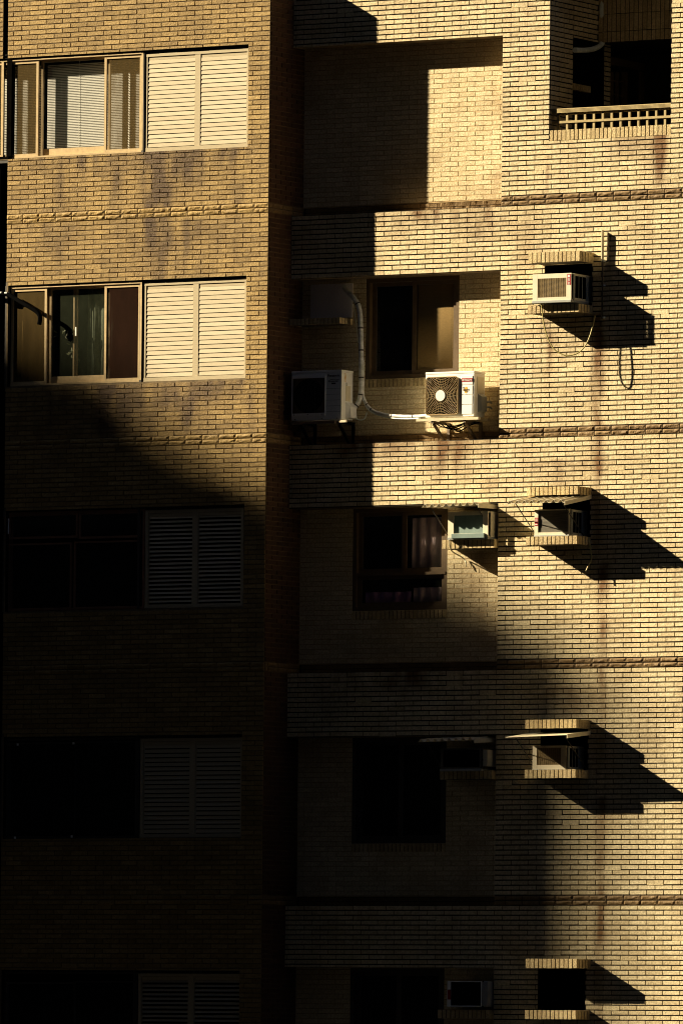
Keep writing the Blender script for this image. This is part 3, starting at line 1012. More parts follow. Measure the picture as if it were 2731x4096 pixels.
# ---------------------------------------------------------------- balcony
side_y = [0.0, 0.60, 1.28, 1.46, 1.62]
zl = Z(2293, 147, 0.60)
tiled_wall(BLD, 'B', (BX0, 0, 0), (0, 1, 0), (1, 0, 0), 0.004, 0.60, BZ0, ZTOP, [], 0.2548, 0.11, 'beige_tile', 'dark_mortar', bands=False, name='balcony_side_wall')
tiled_wall(BLD, 'B', (BX0, 0, 0), (0, 1, 0), (1, 0, 0), 0.60, 1.28, zl, ZTOP, [], 0.2548, 0.11, 'beige_tile', 'dark_mortar', bands=False, name='balcony_side_wall')
tiled_wall(BLD, 'B', (BX0, 0, 0), (0, 1, 0), (1, 0, 0), 1.46, 1.62, BZ0, Z(2435, 175, 1.5), [], 0.2548, 0.11, 'beige_tile', 'dark_mortar', bands=False, name='balcony_pier')
# inner lintel clad with upright tiles
zl2 = Z(2550, 160, 1.28)
for kk in range(3):
    za = zl2 + 0.0 + (0.0 if kk == 0 else 0.235 * (kk - 1) + 0.14)
    zb = zl2 + 0.235 * kk + 0.135
    soldier_slab(BLD, 'balcony_lintel', BX0 + 0.01, BX1 - 0.01, 1.28, 1.42, za, zb, nf=27, ns=2, right=False, left=False)
soldier_slab(BLD, 'balcony_ledge', BX0 - 0.03, BX0 + 0.03, 0.60, 1.06, Z(2330, 362, 0.8), Z(2330, 336, 0.8), nf=1, ns=8)
g = MB()
g.box(BX0 - 0.1, BX1 + 0.1, 3.1, 3.18, BZ0 - 0.1, ZTOP)
g.box(BX1, BX1 + 0.1, 0.003, 3.1, BZ0 - 0.1, ZTOP)
g.box(BX0 - 0.1, BX1 + 0.1, 0.003, 3.1, BZ0 - 0.1, BZ0 - 0.002)
g.box(BX0 - 0.9, BX0 - 0.8, 0.5, 3.1, BZ0 - 0.1, ZTOP)
g.box(BX0 - 0.8, BX0 - 0.02, 0.5, 0.58, BZ0 - 0.1, ZTOP)
g.box(BX0 - 0.8, BX1, 1.43, 3.1, zl2 + 0.03, zl2 + 0.1)
g.build('balcony_lining', 'far_wall', BLD)
soldier_slab(BLD, 'balcony_sill', BX0, BX1, -0.002, 0.14, BZ0 + 0.003, BZ0 + 0.14, nf=29, ns=2, right=False, left=False)
# door frames deep in the balcony
dr = MB()
for (px, wd) in ((2452, 0.02), (2475, 0.02), (2501, 0.05), (2574, 0.045)):
    yy = 1.62 + (px - 2447) / 153.6
    dr.box(BX0 - 0.02, BX0 + 0.02, yy, yy + wd * 2, BZ0, Z(px, 285, yy))
for py in (318, 372):
    dr.box(BX0 - 0.015, BX0 + 0.015, 1.63, 1.98, Z(2460, py + 4, 1.7), Z(2460, py, 1.7))
dr.box(BX0 - 0.05, BX0 + 0.04, 1.63, 2.5, Z(2500, 268, 2.0), Z(2500, 238, 2.0))
d_ = dr.build('balcony_door', 'brown_metal', BLD)
# railing
ry = 0.06
zr = lambda py: Z(2242, py, ry)
rl = MB()
rl.box(BX0 + 0.01, BX1 - 0.004, ry - 0.02, ry + 0.05, zr(452), zr(433))
RAIL = rl.build('balcony_railing', 'rail', BLD)
g = MB()
for k in range(4):
    zz = zr(451) + (zr(434) - zr(451)) * (k + 0.15) / 4
    g.box(BX0 + 0.012, BX1 - 0.006, ry - 0.026, ry - 0.0205, zz, zz + 0.0095)
g.build('handrail', 'rail', RAIL)
one('under_rail', 'rail', RAIL, 'box', BX0 + 0.01, BX1 - 0.004, ry, ry + 0.03, zr(458.5), zr(455))
one('mid_rail', 'rail', RAIL, 'box', BX0 + 0.01, BX1 - 0.004, ry - 0.012, ry + 0.028, zr(492), zr(482.5))
for k in range(-2, 12):
    px = 2267 + 35.6 * k
    xx = X(px, 470, ry)
    if xx < BX0 + 0.02:
        continue
    one('baluster', 'rail', RAIL, 'box', xx - 0.0155, xx + 0.0155, ry, ry + 0.026, BZ0 + 0.135, zr(452))
# conduit that drops down the balcony side wall
cp = [(2411, -60, 1.20), (2410, 0, 1.20), (2406, 40, 1.20), (2411, 80, 1.20), (2418, 115, 1.20), (2415, 150, 1.18), (2402, 178, 1.10), (2375, 193, 0.98), (2340, 199, 0.8), (2298, 198, 0.58)]
pts = [(BX0 + 0.06, yy, Z(px, py, yy)) for (px, py, yy) in cp]
pts = []
for (px, py, yy) in cp:
    # keep the pipe against the side wall: depth follows from where it is seen
    lo, hi = -0.5, 3.0
    for _ in range(40):
        md = (lo + hi) / 2
        if X(px, py, md) > BX0 + 0.05:
            lo = md
        else:
            hi = md
    pts.append((BX0 + 0.05, md, Z(px, py, md)))
cd_ = MB()
cd_.tube(smooth_path(pts, 6), 0.036, 10)
tag(cd_.build('conduit', 'grey_pipe'), 'pale grey bent pipe running down inside the balcony and into its side opening', 'pipe')


# ================================================================== added dark slot and drain pipe, arm
def pxpt(px, py, y):
    x, z = at(px, py, y)
    return (x, y, z)


niche(BLD, XL + 0.05, XSLOT, YA + 0.004, YA + 1.2, ZBOT, 17.235, 'void', 'dark_slot')  # black-lined slot added so the left edge stays dark
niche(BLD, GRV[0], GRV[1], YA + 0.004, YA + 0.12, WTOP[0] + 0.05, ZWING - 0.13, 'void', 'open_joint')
one('mullion', 'void', w1, 'box', X(25, 400, YA), X(44, 400, YA), YA + 0.012, YA + 0.10, WBOT[0] + 0.03, WTOP[0] - 0.012)
yp = YA + 0.10
DP = thing('drainpipe', 'black drainpipe added in the black slot that darkens the left edge of the tan wing', 'drainpipe', (0, 0, 0))  # pipe added to fill the dark strip
g = MB()
g.tube([pxpt(0, 600, yp), pxpt(-6, 1800, yp), pxpt(-12, 3000, yp), pxpt(-18, 4500, yp)], 0.05, 14)
g.build('tube', 'black_metal', DP)
for py in (760, 1500, 2400, 3300):
    x, z = at(-4, py, yp)
    one('clip', 'black_metal', DP, 'box', x - 0.06, x + 0.06, yp + 0.02, yp + 0.07, z - 0.02, z + 0.02)
g = MB()
ya = YA - 0.06
g.tube(smooth_path([pxpt(-30, 1190, yp), pxpt(-12, 1182, ya), pxpt(5, 1176, ya), pxpt(32, 1177, ya), pxpt(60, 1193, ya), pxpt(100, 1217, ya), pxpt(142, 1242, ya), pxpt(157, 1258, ya), pxpt(160, 1275, ya), pxpt(157, 1298, ya)], 6), 0.030, 10)
o = g.build('lamp_bracket', 'black_metal')
tag(o, 'black curved bracket sticking out across the upper dusty window at the left edge', 'bracket')
g = MB()
for (px, py) in ((5, 1170), (27, 1171)):
    x, z = at(px, py, ya)
    g.box(x - 0.022, x + 0.022, ya - 0.03, ya + 0.03, z - 0.012, z + 0.012, 0.006)
g.build('glint', 'white_plastic', o)  # white blocks put in as sunlit glints on the arm


# ================================================================== outdoor units
def han_ri(g, x, z, s, y):
    t = s * 0.12
    for (a, b, c, d) in ((0.15, 0.85, 0.88, 1.0), (0.15, 0.85, 0.44, 0.56), (0.15, 0.85, 0.0, 0.12), (0.15, 0.29, 0.0, 1.0), (0.71, 0.85, 0.0, 1.0)):
        g.box(x + a * s, x + b * s, y, y + 0.0015, z + c * s, z + d * s)


def han_li(g, x, z, s, y):
    for (a, b, c, d) in ((0.43, 0.57, 0.85, 1.02), (0.10, 0.90, 0.70, 0.82), (0.02, 0.98, 0.0, 0.12)):
        g.box(x + a * s, x + b * s, y, y + 0.0015, z + c * s, z + d * s)
    g.bar((x + 0.28 * s, y + 0.0012, z + 0.62 * s), (x + 0.36 * s, y + 0.0012, z + 0.12 * s), 0.12 * s, 0.0015, (0, 1, 0))
    g.bar((x + 0.72 * s, y + 0.0012, z + 0.66 * s), (x + 0.62 * s, y + 0.0012, z + 0.12 * s), 0.12 * s, 0.0015, (0, 1, 0))


# --- lit unit in the middle of the second recess
x0, x1, z0, z1, yf, yb = 1.284, 2.03, 13.585, 14.184, -0.15, 0.13
U1 = thing('outdoor_unit', 'brightly sunlit white outdoor unit with round fan guard and red badge', 'air conditioner', (x0, 0, z0))
U1.location = (0, 0, 0)
W, H = x1 - x0, z1 - z0
one('body', 'white_plastic', U1, 'box', x0, x1, yf, yb, z0, z1 - 0.03, 0.006)
one('top_cover', 'white_plastic', U1, 'box', x0 - 0.003, x1 + 0.003, yf - 0.003, yb + 0.003, z1 - 0.03, z1 + 0.002, 0.007)
# fan guard: rounded square plate standing proud, rings and curved spokes
gx0, gx1 = x0 + 0.022, x0 + W * 0.685
gz0, gz1 = z0 + H * 0.055, z0 + H * 0.885
cxg, czg = x0 + W * 0.335, z0 + H * 0.475


def round_rect(a, b, c, d, r, n=5):
    pts = []
    for (ox, oz, s0) in ((b - r, d - r, 0), (a + r, d - r, 90), (a + r, c + r, 180), (b - r, c + r, 270)):
        for k in range(n + 1):
            an = R_(s0 + 90 * k / n)
            pts.append((ox + r * math.cos(an), oz + r * math.sin(an)))
    return pts


yg = yf - 0.028
rr = round_rect(gx0, gx1, gz0, gz1, 0.04)
g = MB()
fr_ = [g.vert((p[0], yf - 0.001, p[1])) for p in rr]
bk = [g.vert((p[0], yf + 0.003, p[1])) for p in rr]
g.face(fr_)
g.face(list(reversed(bk)))
for k in range(len(rr)):
    g.face((fr_[k], fr_[(k + 1) % len(rr)], bk[(k + 1) % len(rr)], bk[k]))
FG = g.build('fan_guard', 'void', U1)
g = MB()
g.tube([(p[0], yg + 0.004, p[1]) for p in rr], 0.007, 6, closed=True)
# skirt of the guard
sk1 = [g.vert((p[0], yg + 0.004, p[1])) for p in rr]
sk2 = [g.vert((p[0], yf, p[1])) for p in rr]
for k in range(len(rr)):
    g.face((sk1[k], sk1[(k + 1) % len(rr)], sk2[(k + 1) % len(rr)], sk2[k]))
g.build('guard_rim', 'guard', FG)


def inside(px, pz):
    m = 0.003
    if not (gx0 + m < px < gx1 - m and gz0 + m < pz < gz1 - m):
        return False
    r = 0.04
    for (ox, oz, sx, sz) in ((gx1 - r, gz1 - r, 1, 1), (gx0 + r, gz1 - r, -1, 1), (gx0 + r, gz0 + r, -1, -1), (gx1 - r, gz0 + r, 1, -1)):
        if (px - ox) * sx > 0 and (pz - oz) * sz > 0 and math.hypot(px - ox, pz - oz) > r:
            return False
    return True


g = MB()
for k in range(15):
    rad = 0.084 + 0.0215 * k
    seg, n = [], 84
    for q in range(n + 1):
        an = 2 * math.pi * q / n
        p = (cxg + rad * math.cos(an), yg, czg + rad * math.sin(an))
        if inside(p[0], p[2]):
            seg.append(p)
        elif len(seg) > 1:
            g.tube(seg, 0.0023, 4)
            seg = []
        else:
            seg = []
    if len(seg) > 1:
        g.tube(seg, 0.0023, 4)
for k in range(30):
    a0 = 2 * math.pi * k / 30
    seg = []
    for q in range(14):
        t = q / 13
        rad = 0.07 + t * 0.29
        an = a0 + 0.35 * t
        p = (cxg + rad * math.cos(an), yg - 0.002, czg + rad * math.sin(an))
        if inside(p[0], p[2]):
            seg.append(p)
        else:
            break
    if len(seg) > 1:
        g.tube(seg, 0.0018, 4)
g.build('guard_wires', 'guard', FG)
g = MB()
g.disc((cxg, czg), 0.072, yg - 0.012, yg + 0.006, 32)
g.build('hub_cap', 'white_paint', FG)
# embossed panels on the right
for (c, d) in ((0.70, 0.90), (0.485, 0.69), (0.265, 0.475), (0.05, 0.255)):
    one('front_panel', 'white_plastic', U1, 'box', x0 + W * 0.735, x0 + W * 0.97, yf - 0.007, yf + 0.002, z0 + H * c, z0 + H * d, 0.004)
one('badge', 'red', U1, 'box', x0 + W * 0.742, x0 + W * 0.965, yf - 0.0095, yf - 0.0068, z0 + H * 0.765, z0 + H * 0.845)
letters('HITACHI', 'white_paint', U1, x0 + W * 0.752, yf - 0.0106, z0 + H * 0.783, W * 0.202, H * 0.044)
g = MB()
for (dx, dz, rd) in ((0.105, 0.62, 0.021), (0.085, 0.585, 0.020), (0.10, 0.545, 0.020), (0.118, 0.585, 0.016)):
    g.disc((x0 + W * (0.735 + dx), z0 + H * dz), rd, yf - 0.0088 - rd * 0.02, yf - 0.0065, 20)
g.build('emblem', 'yellow', U1)
g = MB()
for k in range(4):
    xx = x0 + W * (0.772 + 0.034 * k)
    if k == 0:
        han_ri(g, xx, z0 + H * 0.568, 0.024, yf - 0.0112)
    elif k == 1:
        han_li(g, xx, z0 + H * 0.568, 0.024, yf - 0.0112)
    else:
        for (a, b, c, d) in ((0.05, 0.4, 0.75, 0.87), (0.05, 0.4, 0.4, 0.52), (0.16, 0.28, 0.0, 1.0), (0.5, 0.95, 0.8, 0.92), (0.5, 0.95, 0.3, 0.42), (0.66, 0.78, 0.0, 0.8)):
            g.box(xx + a * 0.024, xx + b * 0.024, yf - 0.0112, yf - 0.0098, z0 + H * 0.568 + c * 0.024, z0 + H * 0.568 + d * 0.024)
for k in range(2):
    xx = x0 + W * (0.772 + 0.02 * k)
    g.box(xx, xx + 0.011, yf - 0.0112, yf - 0.0098, z0 + H * 0.622, z0 + H * 0.645)
g.box(x0 + W * 0.82, x0 + W * 0.88, yf - 0.0112, yf - 0.0098, z0 + H * 0.55, z0 + H * 0.555)
g.build('characters', 'ink', U1)
one('base_rail', 'pale_bracket', U1, 'box', x0 + 0.03, x1 - 0.03, yf + 0.01, yb - 0.01, z0 - 0.012, z0 - 0.001)
# side valve cover on the right end
g = MB()
g.hexa([(x1 + 0.001, yf + 0.09, z0 + 0.06), (x1 + 0.055, yf + 0.10, z0 + 0.08), (x1 + 0.055, yb - 0.03, z0 + 0.08), (x1 + 0.001, yb - 0.02, z0 + 0.06),
        (x1 + 0.001, yf + 0.09, z0 + 0.30), (x1 + 0.05, yf + 0.10, z0 + 0.27), (x1 + 0.05, yb - 0.03, z0 + 0.27), (x1 + 0.001, yb - 0.02, z0 + 0.30)])
g.build('valve_cover', 'grey_plastic', U1)
one('side_panel', 'cream_plastic', U1, 'box', x1 - 0.001, x1 + 0.004, yf + 0.07, yb - 0.03, z0 + 0.31, z1 - 0.07)
for zz in (0.13, 0.20):
    g = MB()
    g.tube([(x1 + 0.03, yb - 0.04, z0 + zz), (x1 + 0.07, yb + 0.01, z0 + zz + 0.01), (x1 + 0.075, yb + 0.05, z0 + zz - 0.01)], 0.014, 8)
    g.build('valve', 'grey_plastic', U1)

# bracket under it: a thing of its own
BR = thing('wall_bracket', 'pale metal wall bracket carrying the sunlit outdoor unit', 'bracket', (0, 0, 0))
bz = z0 - 0.014
xa, xb = X(1669, 1680, yf), X(1917, 1675, yf)
one('front_rail', 'pale_bracket', BR, 'box', xa, xb, yf - 0.035, yf + 0.03, bz - 0.034, bz)
one('back_rail', 'pale_bracket', BR, 'box', xa + 0.02, xb - 0.02, yb - 0.02, yb + 0.02, bz - 0.034, bz)
for xx in (x0 + 0.12, x1 - 0.14):
    g = MB()
    g.box(xx - 0.02, xx + 0.02, yf - 0.02, YD - 0.006, bz - 0.036 - 0.03, bz - 0.0345)
    g.box(xx - 0.02, xx + 0.02, YD - 0.03, YD - 0.004, bz - 0.38, bz - 0.067)
    g.bar((xx, yf + 0.02, bz - 0.07), (xx, YD - 0.02, bz - 0.36), 0.03, 0.03)
    g.build('strut', 'bracket', BR)
g = MB()
for q in range(4):
    s0 = x0 + 0.08 + 0.07 * q
    pp = [(s0, 0.0, bz - 0.06), (s0 + 0.14, -0.03, bz - 0.11 - 0.02 * q), (s0 + 0.3, 0.02, bz - 0.09), (s0 + 0.42, 0.06, bz - 0.05)]
    g.tube(smooth_path(pp, 6), 0.008, 6)
tag(g.build('loose_cable', 'black_metal'), 'loop of black cables hanging under the sunlit outdoor unit', 'cable')

# --- shaded unit in the left corner of the recess
x0, x1, z0, z1, yf, yb = -0.786, -0.010, 13.602, 14.263, -0.15, 0.15
W, H = x1 - x0, z1 - z0
U2 = thing('outdoor_unit', 'shaded white outdoor unit with a square grille, in the corner of the recess', 'air conditioner', (0, 0, 0))
one('body', 'white_plastic', U2, 'box', x0, x1, yf, yb, z0, z1 - 0.03, 0.006)
one('top_cover', 'white_plastic', U2, 'box', x0 - 0.003, x1 + 0.003, yf - 0.003, yb + 0.003, z1 - 0.03, z1 + 0.002, 0.006)
ga, gb, gc, gd = x0 + W * 0.022, x0 + W * 0.67, z0 + H * 0.145, z0 + H * 0.85
g = MB()
rect_frame(g, x0 + W * 0.012, x0 + W * 0.682, z0 + H * 0.09, z0 + H * 0.895, yf - 0.012, 0.013, 0.010, 0.010, 0.034, 0.028)
GR = g.build('fan_grille', 'white_plastic', U2)
g = MB()
g.box(ga, gb, yf - 0.002, yf + 0.001, gc, gd)
g.build('grille_back', 'brown_metal', GR)
g = MB()
g.disc(((ga + gb) / 2, (gc + gd) / 2), (gd - gc) * 0.49, yf - 0.0045, yf - 0.0022, 40)
g.build('fan_opening', 'void', GR)
g = MB()
for k in range(34):
    zz = gc + (gd - gc) * (k + 0.5) / 34
    g.box(ga, gb, yf - 0.009, yf - 0.006, zz - 0.002, zz + 0.002)
for k in range(5):
    xx = ga + (gb - ga) * (k + 0.5) / 5
    g.box(xx - 0.002, xx + 0.002, yf - 0.0115, yf - 0.0092, gc, gd)
g.build('grille_bars', 'dark_guard', GR)
for k in range(5):
    zz = z0 + H * (0.158 + 0.1165 * k)
    one('groove', 'grey_plastic', U2, 'box', x0 + W * 0.69, x0 + W * 0.985, yf - 0.0035, yf + 0.002, zz, zz + 0.004)
letters('Panasonic', 'ink', U2, x0 + W * 0.722, yf - 0.0025, z0 + H * 0.865, W * 0.245, H * 0.05)
letters('Inverter', 'ink', U2, x0 + W * 0.745, yf - 0.0025, z0 + H * 0.755, W * 0.20, H * 0.042, slant=0.3)
g = MB()
g.tube(smooth_path([(x0 + W * 0.735, yf - 0.002, z0 + H * 0.77), (x0 + W * 0.78, yf - 0.002, z0 + H * 0.805), (x0 + W * 0.88, yf - 0.002, z0 + H * 0.812), (x0 + W * 0.95, yf - 0.002, z0 + H * 0.80)], 5), 0.003, 5)
g.box(x0 + W * 0.80, x0 + W * 0.88, yf - 0.0025, yf + 0.001, z0 + H * 0.715, z0 + H * 0.742)
g.build('emblem', 'ink', U2)
for (fx, fz) in ((0.06, 0.115), (0.335, 0.115), (0.615, 0.115), (0.07, 0.025), (0.61, 0.025), (0.91, 0.025)):
    g = MB()
    g.disc((x0 + W * fx, z0 + H * fz), 0.007, yf - 0.0145 if fz > 0.1 else yf - 0.003, yf + 0.001, 10)
    g.build('screw', 'ink', U2)
g = MB()
g.hexa([(x1 + 0.001, yf + 0.10, z0 + 0.02), (x1 + 0.07, yf + 0.13, z0 + 0.03), (x1 + 0.07, yb - 0.01, z0 + 0.03), (x1 + 0.001, yb - 0.004, z0 + 0.02),
        (x1 + 0.001, yf + 0.10, z0 + 0.24), (x1 + 0.06, yf + 0.14, z0 + 0.18), (x1 + 0.06, yb - 0.01, z0 + 0.18), (x1 + 0.001, yb - 0.004, z0 + 0.24)])
g.build('valve_cover', 'white_plastic', U2)
one('side_panel', 'cream_plastic', U2, 'box', x1 - 0.001, x1 + 0.006, yf + 0.10, yf + 0.22, z0 + 0.25, z1 - 0.20)
one('handle', 'white_plastic', U2, 'box', x1 - 0.001, x1 + 0.022, yf + 0.11, yf + 0.22, z1 - 0.21, z1 - 0.165)
g = MB()
for k in range(7):
    g.box(x1 - 0.001, x1 + 0.003, yf + 0.07, yf + 0.11, z1 - 0.15 + 0.016 * k, z1 - 0.142 + 0.016 * k)
g.build('rating_plate', 'yellow', U2)
BR2 = thing('wall_bracket', 'dark wall bracket, struts blackened for shade, under the shaded outdoor unit, its front tip catching the sun', 'bracket', (0, 0, 0))
one('front_rail', 'bracket', BR2, 'box', x0, x1 - 0.10, yf - 0.01, yf + 0.03, z0 - 0.05, z0 - 0.014)
g = MB()
g.box(x1 - 0.02, x1 + 0.10, yf - 0.045, yf - 0.012, z0 - 0.045, z0 - 0.012)
g.build('rail_tip', 'pale_bracket', BR2)
for xx in (x0 + 0.12, x1 - 0.06):
    g = MB()
    g.box(xx - 0.02, xx + 0.02, yf + 0.031, YD - 0.006, z0 - 0.05, z0 - 0.015)
    g.box(xx - 0.02, xx + 0.02, YD - 0.03, YD - 0.004, z0 - 0.42, z0 - 0.051)
    g.bar((xx, yf + 0.05, z0 - 0.06), (xx, YD - 0.02, z0 - 0.40), 0.03, 0.03)
    g.build('strut', 'black_metal', BR2)  # struts blackened, their shade put into the colour

# --- insulated pipes between the units
yp = 0.16


def wrapped(name, label, pts, r, m='pipe_wrap', ties=(), n=10):
    sp = smooth_path(pts, 8)
    g = MB()
    g.tube(sp, r, n, rfun=lambda t: 1 + 0.05 * math.sin(t * 120))
    o = g.build(name, m)
    tag(o, label, 'pipe')
    for t in ties:
        i = int(t * (len(sp) - 2))
        d = (sp[i + 1] - sp[i]).normalized() * 0.008
        b = MB()
        b.tube([sp[i] - d, sp[i] + d], r * 1.08, n)
        b.build('pipe_tie', 'dark_metal', o)
    return o


wrapped('insulated_pipe', 'thick white wrapped pipe bending down between the recess window and the shaded outdoor unit',
        [pxpt(1376, 1146, 0.25), pxpt(1390, 1165, 0.22), pxpt(1415, 1192, yp), pxpt(1433, 1222, yp), pxpt(1440, 1260, yp), pxpt(1442, 1320, yp), pxpt(1444, 1400, yp), pxpt(1445, 1500, yp), pxpt(1444, 1560, yp), pxpt(1437, 1600, yp), pxpt(1425, 1622, yp), pxpt(1412, 1632, 0.12)], 0.034,
        ties=(0.26, 0.45, 0.56, 0.66, 0.78, 0.93))
wrapped('insulated_pipe', 'thinner white wrapped pipe sweeping from beside the thick pipe across to the sunlit outdoor unit',
        [pxpt(1450, 1440, 0.2), pxpt(1451, 1520, 0.19), pxpt(1451, 1575, 0.18), pxpt(1459, 1603, 0.17), pxpt(1474, 1627, 0.15), pxpt(1500, 1646, 0.13), pxpt(1560, 1661, 0.1), pxpt(1620, 1665, 0.06), pxpt(1680, 1664, 0.0), pxpt(1720, 1660, -0.06)], 0.021, ties=(0.42, 0.52, 0.70, 0.85))
wrapped('drain_hose', 'thin grey hose following under the sweeping wrapped pipe', [pxpt(1452, 1600, 0.17), pxpt(1470, 1635, 0.15), pxpt(1500, 1655, 0.13), pxpt(1560, 1671, 0.1), pxpt(1620, 1675, 0.06), pxpt(1680, 1673, 0.0)], 0.010, 'grey_pipe', n=8)
wrapped('drain_hose', 'thin pale hose hanging in a U below the side of the shaded outdoor unit', [pxpt(1413, 1660, 0.1), pxpt(1424, 1673, 0.1), pxpt(1440, 1680, 0.12), pxpt(1458, 1674, 0.14), pxpt(1467, 1650, 0.17)], 0.009, 'grey_pipe', n=8)
wrapped('cable', 'thin grey cable running beside the top of the thick wrapped pipe', [pxpt(1412, 1215, 0.2), pxpt(1421, 1270, 0.2), pxpt(1428, 1330, 0.2), pxpt(1431, 1370, 0.2)], 0.006, 'grey_pipe', n=6)


# ================================================================== through-wall coolers
def window_unit(label, x0, x1, yf, z0, z1, front='lattice', body='cream_plastic', yb=0.12, tray=True, badge=None, rim=(0.075, 0.075, 0.04, 0.06), coil='fin', side=True):
    T = thing('window_air_conditioner', label, 'air conditioner', (0, 0, 0), 'air conditioners set through the wall')
    W, H = x1 - x0, z1 - z0
    l, r, b, t = rim
    g = MB()
    # shell of five sides round a set-back coil
    g.box(x0, x0 + 0.012, yf, yb, z0, z1)
    g.box(x1 - 0.012, x1, yf + 0.07, yb, z0, z1)
    g.box(x0 + 0.012, x1 - 0.012, yf + 0.004, yb, z1 - 0.012, z1)
    g.box(x0 + 0.012, x1 - 0.012, yf + 0.004, yb, z0, z0 + 0.012)
    g.build('casing', body, T)
    g = MB()
    rect_frame(g, x0 - 0.001, x1 + 0.001, z0 - 0.001, z1 + 0.001, yf - 0.006, 0.012, l, r, b, t)
    g.build('front_frame', body, T)
    a, bb, c, d = x0 + l, x1 - r, z0 + b, z1 - t
    g = MB()
    g.box(a - 0.02, bb + 0.02, yf + 0.025, yf + 0.04, c - 0.02, d + 0.02)
    g.build('coil', coil, T)
    if front == 'lattice':
        g = MB()
        n = 22
        for k in range(n):
            zz = c + (d - c) * (k + 0.5) / n
            g.box(a, bb, yf - 0.001, yf + 0.004, zz - 0.0018, zz + 0.0014)
        for k in range(12):
            xx = a + (bb - a) * (k + 0.5) / 12
            g.box(xx - 0.0015, xx + 0.0015, yf - 0.004, yf - 0.001, c, d)
        g.build('grille', 'guard', T)
    elif front == 'slats':
        g = MB()
        for k in range(30):
            zz = c + (d - c) * (k + 0.5) / 30
            g.box(a, bb, yf + 0.012, yf + 0.018, zz - 0.0025, zz + 0.0025)
        g.build('grille', 'pale_fin', T)
    if side:
        g = MB()
        g.box(x1 - 0.013, x1 + 0.001, yf + 0.055, yf + 0.10, z0 + 0.012, z1 - 0.012)
        dd = (yb - 0.02) - (yf + 0.10)
        for k in range(1, 3):
            yy = yf + 0.10 + dd * k * 0.21
            g.box(x1 - 0.004, x1 + 0.002, yy - 0.005, yy + 0.005, z0 + 0.014, z1 - 0.014)
        g.box(x1 - 0.003, x1 + 0.0025, yf + 0.10 + dd * 0.62, yb, z0 + 0.014, z1 - 0.014)
        g.build('side_louvre', 'grey_plastic', T)
        g = MB()
        g.box(x1 - 0.002, x1 + 0.0008, yf + 0.10, yb - 0.005, z0 + 0.03, z1 - 0.03)
        g.build('side_opening', 'void', T)
    if tray:
        g = MB()
        g.box(x0 - 0.006, x1 + 0.004, yf - 0.014, yb - 0.1, z0 - 0.034, z0 - 0.0015, 0.004)
        g.build('drip_tray', 'grey_plastic', T)
    return T


# second storey, main wall: lattice grille, red badge
cx0, cx1, cz0, cz1 = X(2131, 1100, -0.46), X(2285, 1100, -0.46), Z(2131, 1203, -0.46), Z(2131, 1097, -0.46)
T = window_unit('cream window air conditioner with gold grille and red badge, under the topmost tiled hood', cx0, cx1, -0.46, cz0, cz1)
one('badge', 'red', T, 'box', cx1 - 0.060, cx1 - 0.006, -0.4685, -0.4662, cz1 - 0.155, cz1 - 0.012)
g = MB()
han_ri(g, cx1 - 0.052, cz1 - 0.106, 0.036, -0.4702)
han_li(g, cx1 - 0.052, cz1 - 0.150, 0.036, -0.4702)
g.disc((cx1 - 0.034, cz1 - 0.040), 0.018, -0.4702, -0.4686, 16)
g.build('characters', 'white_paint', T)
wrapped('drain_hose', 'yellow drain hose looping from the topmost window air conditioner to the wall',
        [pxpt(2163, 1202, -0.455), pxpt(2167, 1235, -0.44), pxpt(2176, 1300, -0.424), pxpt(2192, 1355, -0.405), pxpt(2215, 1395, -0.39), pxpt(2245, 1415, -0.368), pxpt(2272, 1422, -0.349), pxpt(2310, 1412, -0.307), pxpt(2338, 1385, -0.272), pxpt(2358, 1345, -0.24), pxpt(2372, 1295, -0.21), pxpt(2379, 1262, -0.19)], 0.008, 'hose', n=8)
PL = MB()
PL.box(X(2410.5, 1000, -0.05) - 0.006, X(2410.5, 1000, -0.05) + 0.006, -0.085, -0.030, Z(2412, 1040, -0.05), Z(2413, 919, -0.05))
po = thing('conduit', 'thin vertical conduit, its lower part coloured dark as in shadow, on the wall right of the topmost window air conditioner', 'pipe', (0, 0, 0))
PL.build('upper_channel', 'pale_bracket', po)
g = MB()
g.tube([pxpt(2410, 1044, -0.05), pxpt(2409, 1160, -0.05), pxpt(2406, 1274, -0.05)], 0.011, 8)
g.build('shadow_tube', 'dark_metal', po)  # darker metal carries the shadow on the lower length
for py in (1042, 1140, 1268):
    x, z = at(2410, py, -0.05)
    one('clip', 'grey_pipe', po, 'box', x - 0.018, x + 0.018, -0.052, -0.005, z - 0.01, z + 0.01)

# third storey, main wall
T = window_unit('window air conditioner with pale fins and red striped badge, under the sunlit main wall canopy', 3.085, X(2276, 2090, -0.36), -0.36, Z(2138, 2141, -0.36), Z(2138, 2040, -0.36), 'slats', rim=(0.055, 0.02, 0.035, 0.012), coil='pale_fin')
xq, zq = at(2139, 2103, -0.36)
g = MB()
g.box(xq, xq + 0.052, -0.3705, -0.3675, zq, zq + 0.105)
g.build('badge', 'red', T)
g = MB()
for k in range(3):
    g.box(xq + 0.008, xq + 0.044, -0.372, -0.3706, zq + 0.058 + 0.013 * k, zq + 0.064 + 0.013 * k)
g.box(xq + 0.008, xq + 0.030, -0.372, -0.3706, zq + 0.012, zq + 0.018)
g.bar((xq + 0.012, -0.3713, zq + 0.020), (xq + 0.042, -0.3713, zq + 0.014), 0.010, 0.001, (0, 1, 0))
g.build('characters', 'white_paint', T)
# fourth storey, main wall: rusty frame
T = window_unit('rust stained window air conditioner with mesh grille under the flat white canopy', 3.09, X(2263, 3040, -0.36), -0.36, Z(2107, 3078, -0.36), Z(2107, 2985, -0.36), 'lattice', 'old_plastic', rim=(0.065, 0.075, 0.055, 0.03))
